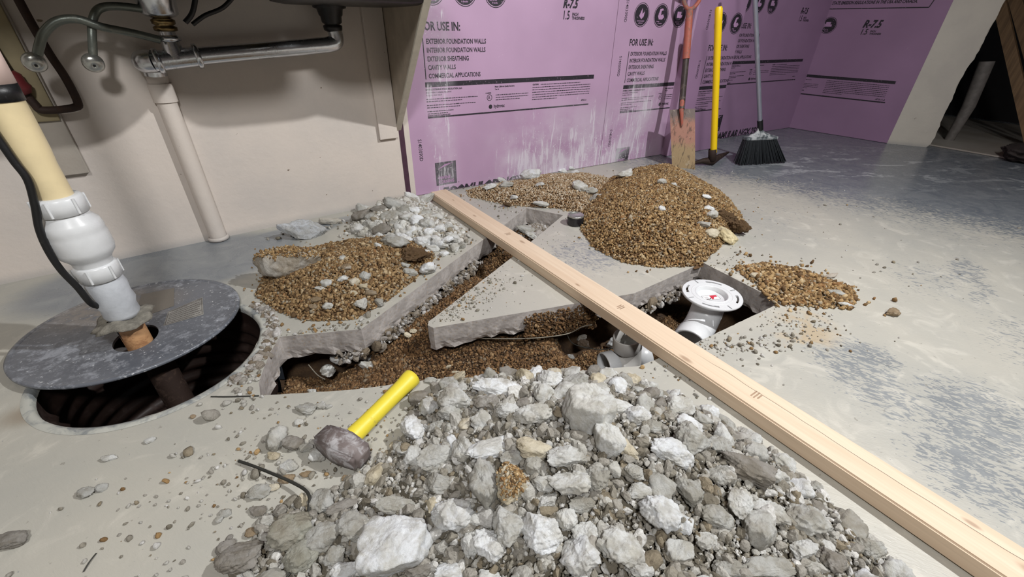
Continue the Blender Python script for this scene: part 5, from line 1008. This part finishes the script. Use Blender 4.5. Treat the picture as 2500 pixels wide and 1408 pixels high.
# ------------------------------------------------------------------ pick with a yellow handle
pk = empty('pick_tool', (2.58, 1.74, 0), 'tool with a long yellow handle standing on its rusty iron head', 'pick')
p0 = at(1738, 392, .03); p1 = aty(1742, 372, p0.y+.0); p2 = aty(1755, 16, p0.y+.08)
mb = MB(); mb.tube([p1+(p2-p1)*t for t in (0, .1, .5, .9, .985, 1.0)], [.0195, .0185, .018, .019, .0195, .014], 18); mb.link('handle', MT['yelc'], pk)
mb = MB(); mb.lathe([(.0205, -.02), (.024, -.018), (.024, .05), (.0205, .052)], p1+UP*-.03, (p2-p1).normalized(), n=20); mb.link('iron_collar', MT['iron'], pk)
mb = MB(); hd0 = Vector((p0.x, p0.y, .028)); e1 = at(1690, 398, .012); e2 = at(1778, 372, .02); mb.tube([e1, e1.lerp(hd0, .5)+UP*.006, hd0, hd0.lerp(e2, .5)+UP*.004, e2], [.006, .016, .026, .016, .006], 10); mb.link('iron_head', MT['iron'], pk)
# ------------------------------------------------------------------ broom
bc = (at(1797, 402, 0)+at(1912, 396, 0))/2; bx = (at(1912, 396)-at(1797, 402)); bx.z = 0; bw = bx.length; bx.normalize(); by = Vector((-bx.y, bx.x, 0))
by = by if by.y > 0 else -by
bro = empty('broom', (bc.x, bc.y, 0), 'black angled broom with a grey metal pole standing before the corner', 'broom')
cc = aty(1857, 334, bc.y+.045); capw = px2m(88, cc)
def brst():
    mb = MB(); R = random.Random(5); nx, ny = 46, 7
    for i in range(nx):
        for j in range(ny):
            u = (i+R.random())/nx-.5; v = (j+R.random())/ny-.5; a = cc+bx*(u*capw*.95)+by*(v*.035)-UP*.012; b = bc+bx*(u*bw)+by*(v*.060)+UP*(.002+R.uniform(0, .010)); w = .0030
            d = (b-a); s_ = bx*w; t_ = by*w; mb.add([a-s_-t_, a+s_-t_, a+s_+t_, a-s_+t_, b-s_*.7-t_*.7, b+s_*.7-t_*.7, b+s_*.7+t_*.7, b-s_*.7+t_*.7], [(0, 1, 5, 4), (1, 2, 6, 5), (2, 3, 7, 6), (3, 0, 4, 7), (4, 5, 6, 7)])
    V = []; 
    o = mb.link('bristles', MT['brist'], bro); o['kind'] = 'stuff'
brst()
m = Matrix((bx, by, UP)).transposed().to_4x4(); m.translation = cc; mb = MB(); mb.box((-capw/2, -.024, -.016), (capw/2, .024, .004), m, .006); mb.link('head_block', MT['capm'], bro)
pt = aty(1845, -4, cc.y+.12); pb = cc+UP*.012; pd = (pt-pb).normalized()
mb = MB(); V = []; 
for (s_, z) in [(1.0, .003), (.85, .014), (.45, .026), (.22, .044), (.19, .06)]:
    for j in range(24): t = 2*PI*j/24; V.append(cc+bx*(capw*.40*s_*math.cos(t))+by*((.020*s_+.006)*math.sin(t))+pd*z)
mb.add(V, [(i*24+j, i*24+(j+1) % 24, (i+1)*24+(j+1) % 24, (i+1)*24+j) for i in range(4) for j in range(24)], True); mb.link('shoulder', MT['capm'], bro)
mb = MB(); mb.tube([cc+pd*.045, cc+pd*.105], .0165, 18); mb.link('screw_collar', MT['blk'], bro)
mb = MB(); mb.tube([cc+pd*.10, cc+pd*.9], .0128, 18); mb.link('pole', MT['broomm'], bro)
# ------------------------------------------------------------------ measuring-tape sized can
cn = at(1404, 547, 0); cn = Vector((cn.x, cn.y, 0)); r0 = px2m(20, cn)
cr = empty('round_can', cn, 'small black round can with a shiny metal top at the end of the slab', 'can')
mb = MB(); mb.lathe([(.0001, .001), (r0*.93, .001), (r0, .006), (r0, .036), (r0*.97, .040)], cn, n=36); mb.link('body', MT['can'], cr)
mb = MB(); mb.lathe([(r0*.985, .038), (r0*.98, .044), (r0*.90, .046), (r0*.86, .041), (.0001, .041)], cn, n=36); mb.link('metal_lid', MT['tin'], cr)
# ------------------------------------------------------------------ wires
def wire(pts, r, mat, label, name='wire'):
    mb = MB(); mb.tube(spline(pts, 6), r, 7); tag(mb.link(name, MT[mat]), label, 'wire')
wire([at(583, 1125, .006), at(620, 1138, .008), at(670, 1158, .014), at(715, 1178, .016), at(745, 1196, .02), at(756, 1215, .025), at(754, 1245, .02), at(758, 1275, .015)], .0028, 'wired', 'bent dark wire poking out of the heap towards the hammer')
wire([at(755, 1290, .03), at(762, 1330, .03), at(740, 1365, .02), at(700, 1408, .02)], .0016, 'wired', 'thin dark wire among the grey chunks at the lower left')
wire([at(1080, 826, -.085), at(1180, 826, -.085), at(1290, 826, -.085), at(1380, 816, -.08), at(1420, 798, -.07), at(1446, 792, -.06)], .0022, 'wire', 'pale wire lying along the foot of the slab face')
wire([at(1380, 800, -.09), at(1396, 836, -.11), at(1440, 850, -.12), at(1480, 852, -.12), at(1520, 846, -.12)], .0016, 'wired', 'thin wire curling above the tee in the trench')
wire([at(753, 890, -.08), at(775, 915, -.10), at(794, 926, -.11)], .0018, 'wire', 'short straight wire under the left slab edge')
wire([at(204, 1395, .002), at(218, 1372, .004), at(235, 1350, .002)], .0010, 'wired', 'hair-thin wire on the bare floor at the bottom left')
wire([at(515, 968, .001), at(560, 968, .002), at(632, 966, .001)], .0016, 'wired', 'thin dark strip along the saw cut left of the trench')
# ------------------------------------------------------------------ storage space on the right
def stud(p0, p1, w, d, label, mat='stud'):
    mb = MB(); mb.tube([p0, p1], w, 4, smooth=False); tag(mb.link('wall_stud', MT[mat]), label, 'stud')
def gz(px, py, x):
    d = ray(px, py); return CO+d*(x/d.x)
stud(gz(2440, 0, 5.0), gz(2533, 412, 5.0), .045, .04, 'brown wooden stud in the dark opening at the right'); stud(gz(2474, -20, 5.1), gz(2592, 408, 5.1), .045, .04, 'second brown stud at the photo\'s upper right edge')
mb = MB(); mb.tube([gz(2410, 150, 4.75), gz(2365, 260, 4.75), gz(2315, 345, 4.75)], [.045, .04, .03], 10); tag(mb.link('grey_tube', MT['duct']), 'grey pipe leaning in the dark opening behind the broken wall', 'pipe')
mb = MB(); mb.box((4.42, .75, .001), (6.2, 1.75, .012), None, .003); tag(mb.link('plywood_sheet', MT['oldwood']), 'pale sheet on the floor just inside the dark opening', 'sheet')
clodp = at(2490, 385, .02)
P_, F_ = rock(4, 71, 12, .12, 6); me = rmesh('sack', P_, F_, MT['roof'], True); o = bpy.data.objects.new('dark_sack', me); COL.objects.link(o); o.location = (clodp.x, clodp.y, .05); o.scale = (.35, .25, .12); tag(o, 'dark crumpled thing on the floor at the right photo edge', 'sack')
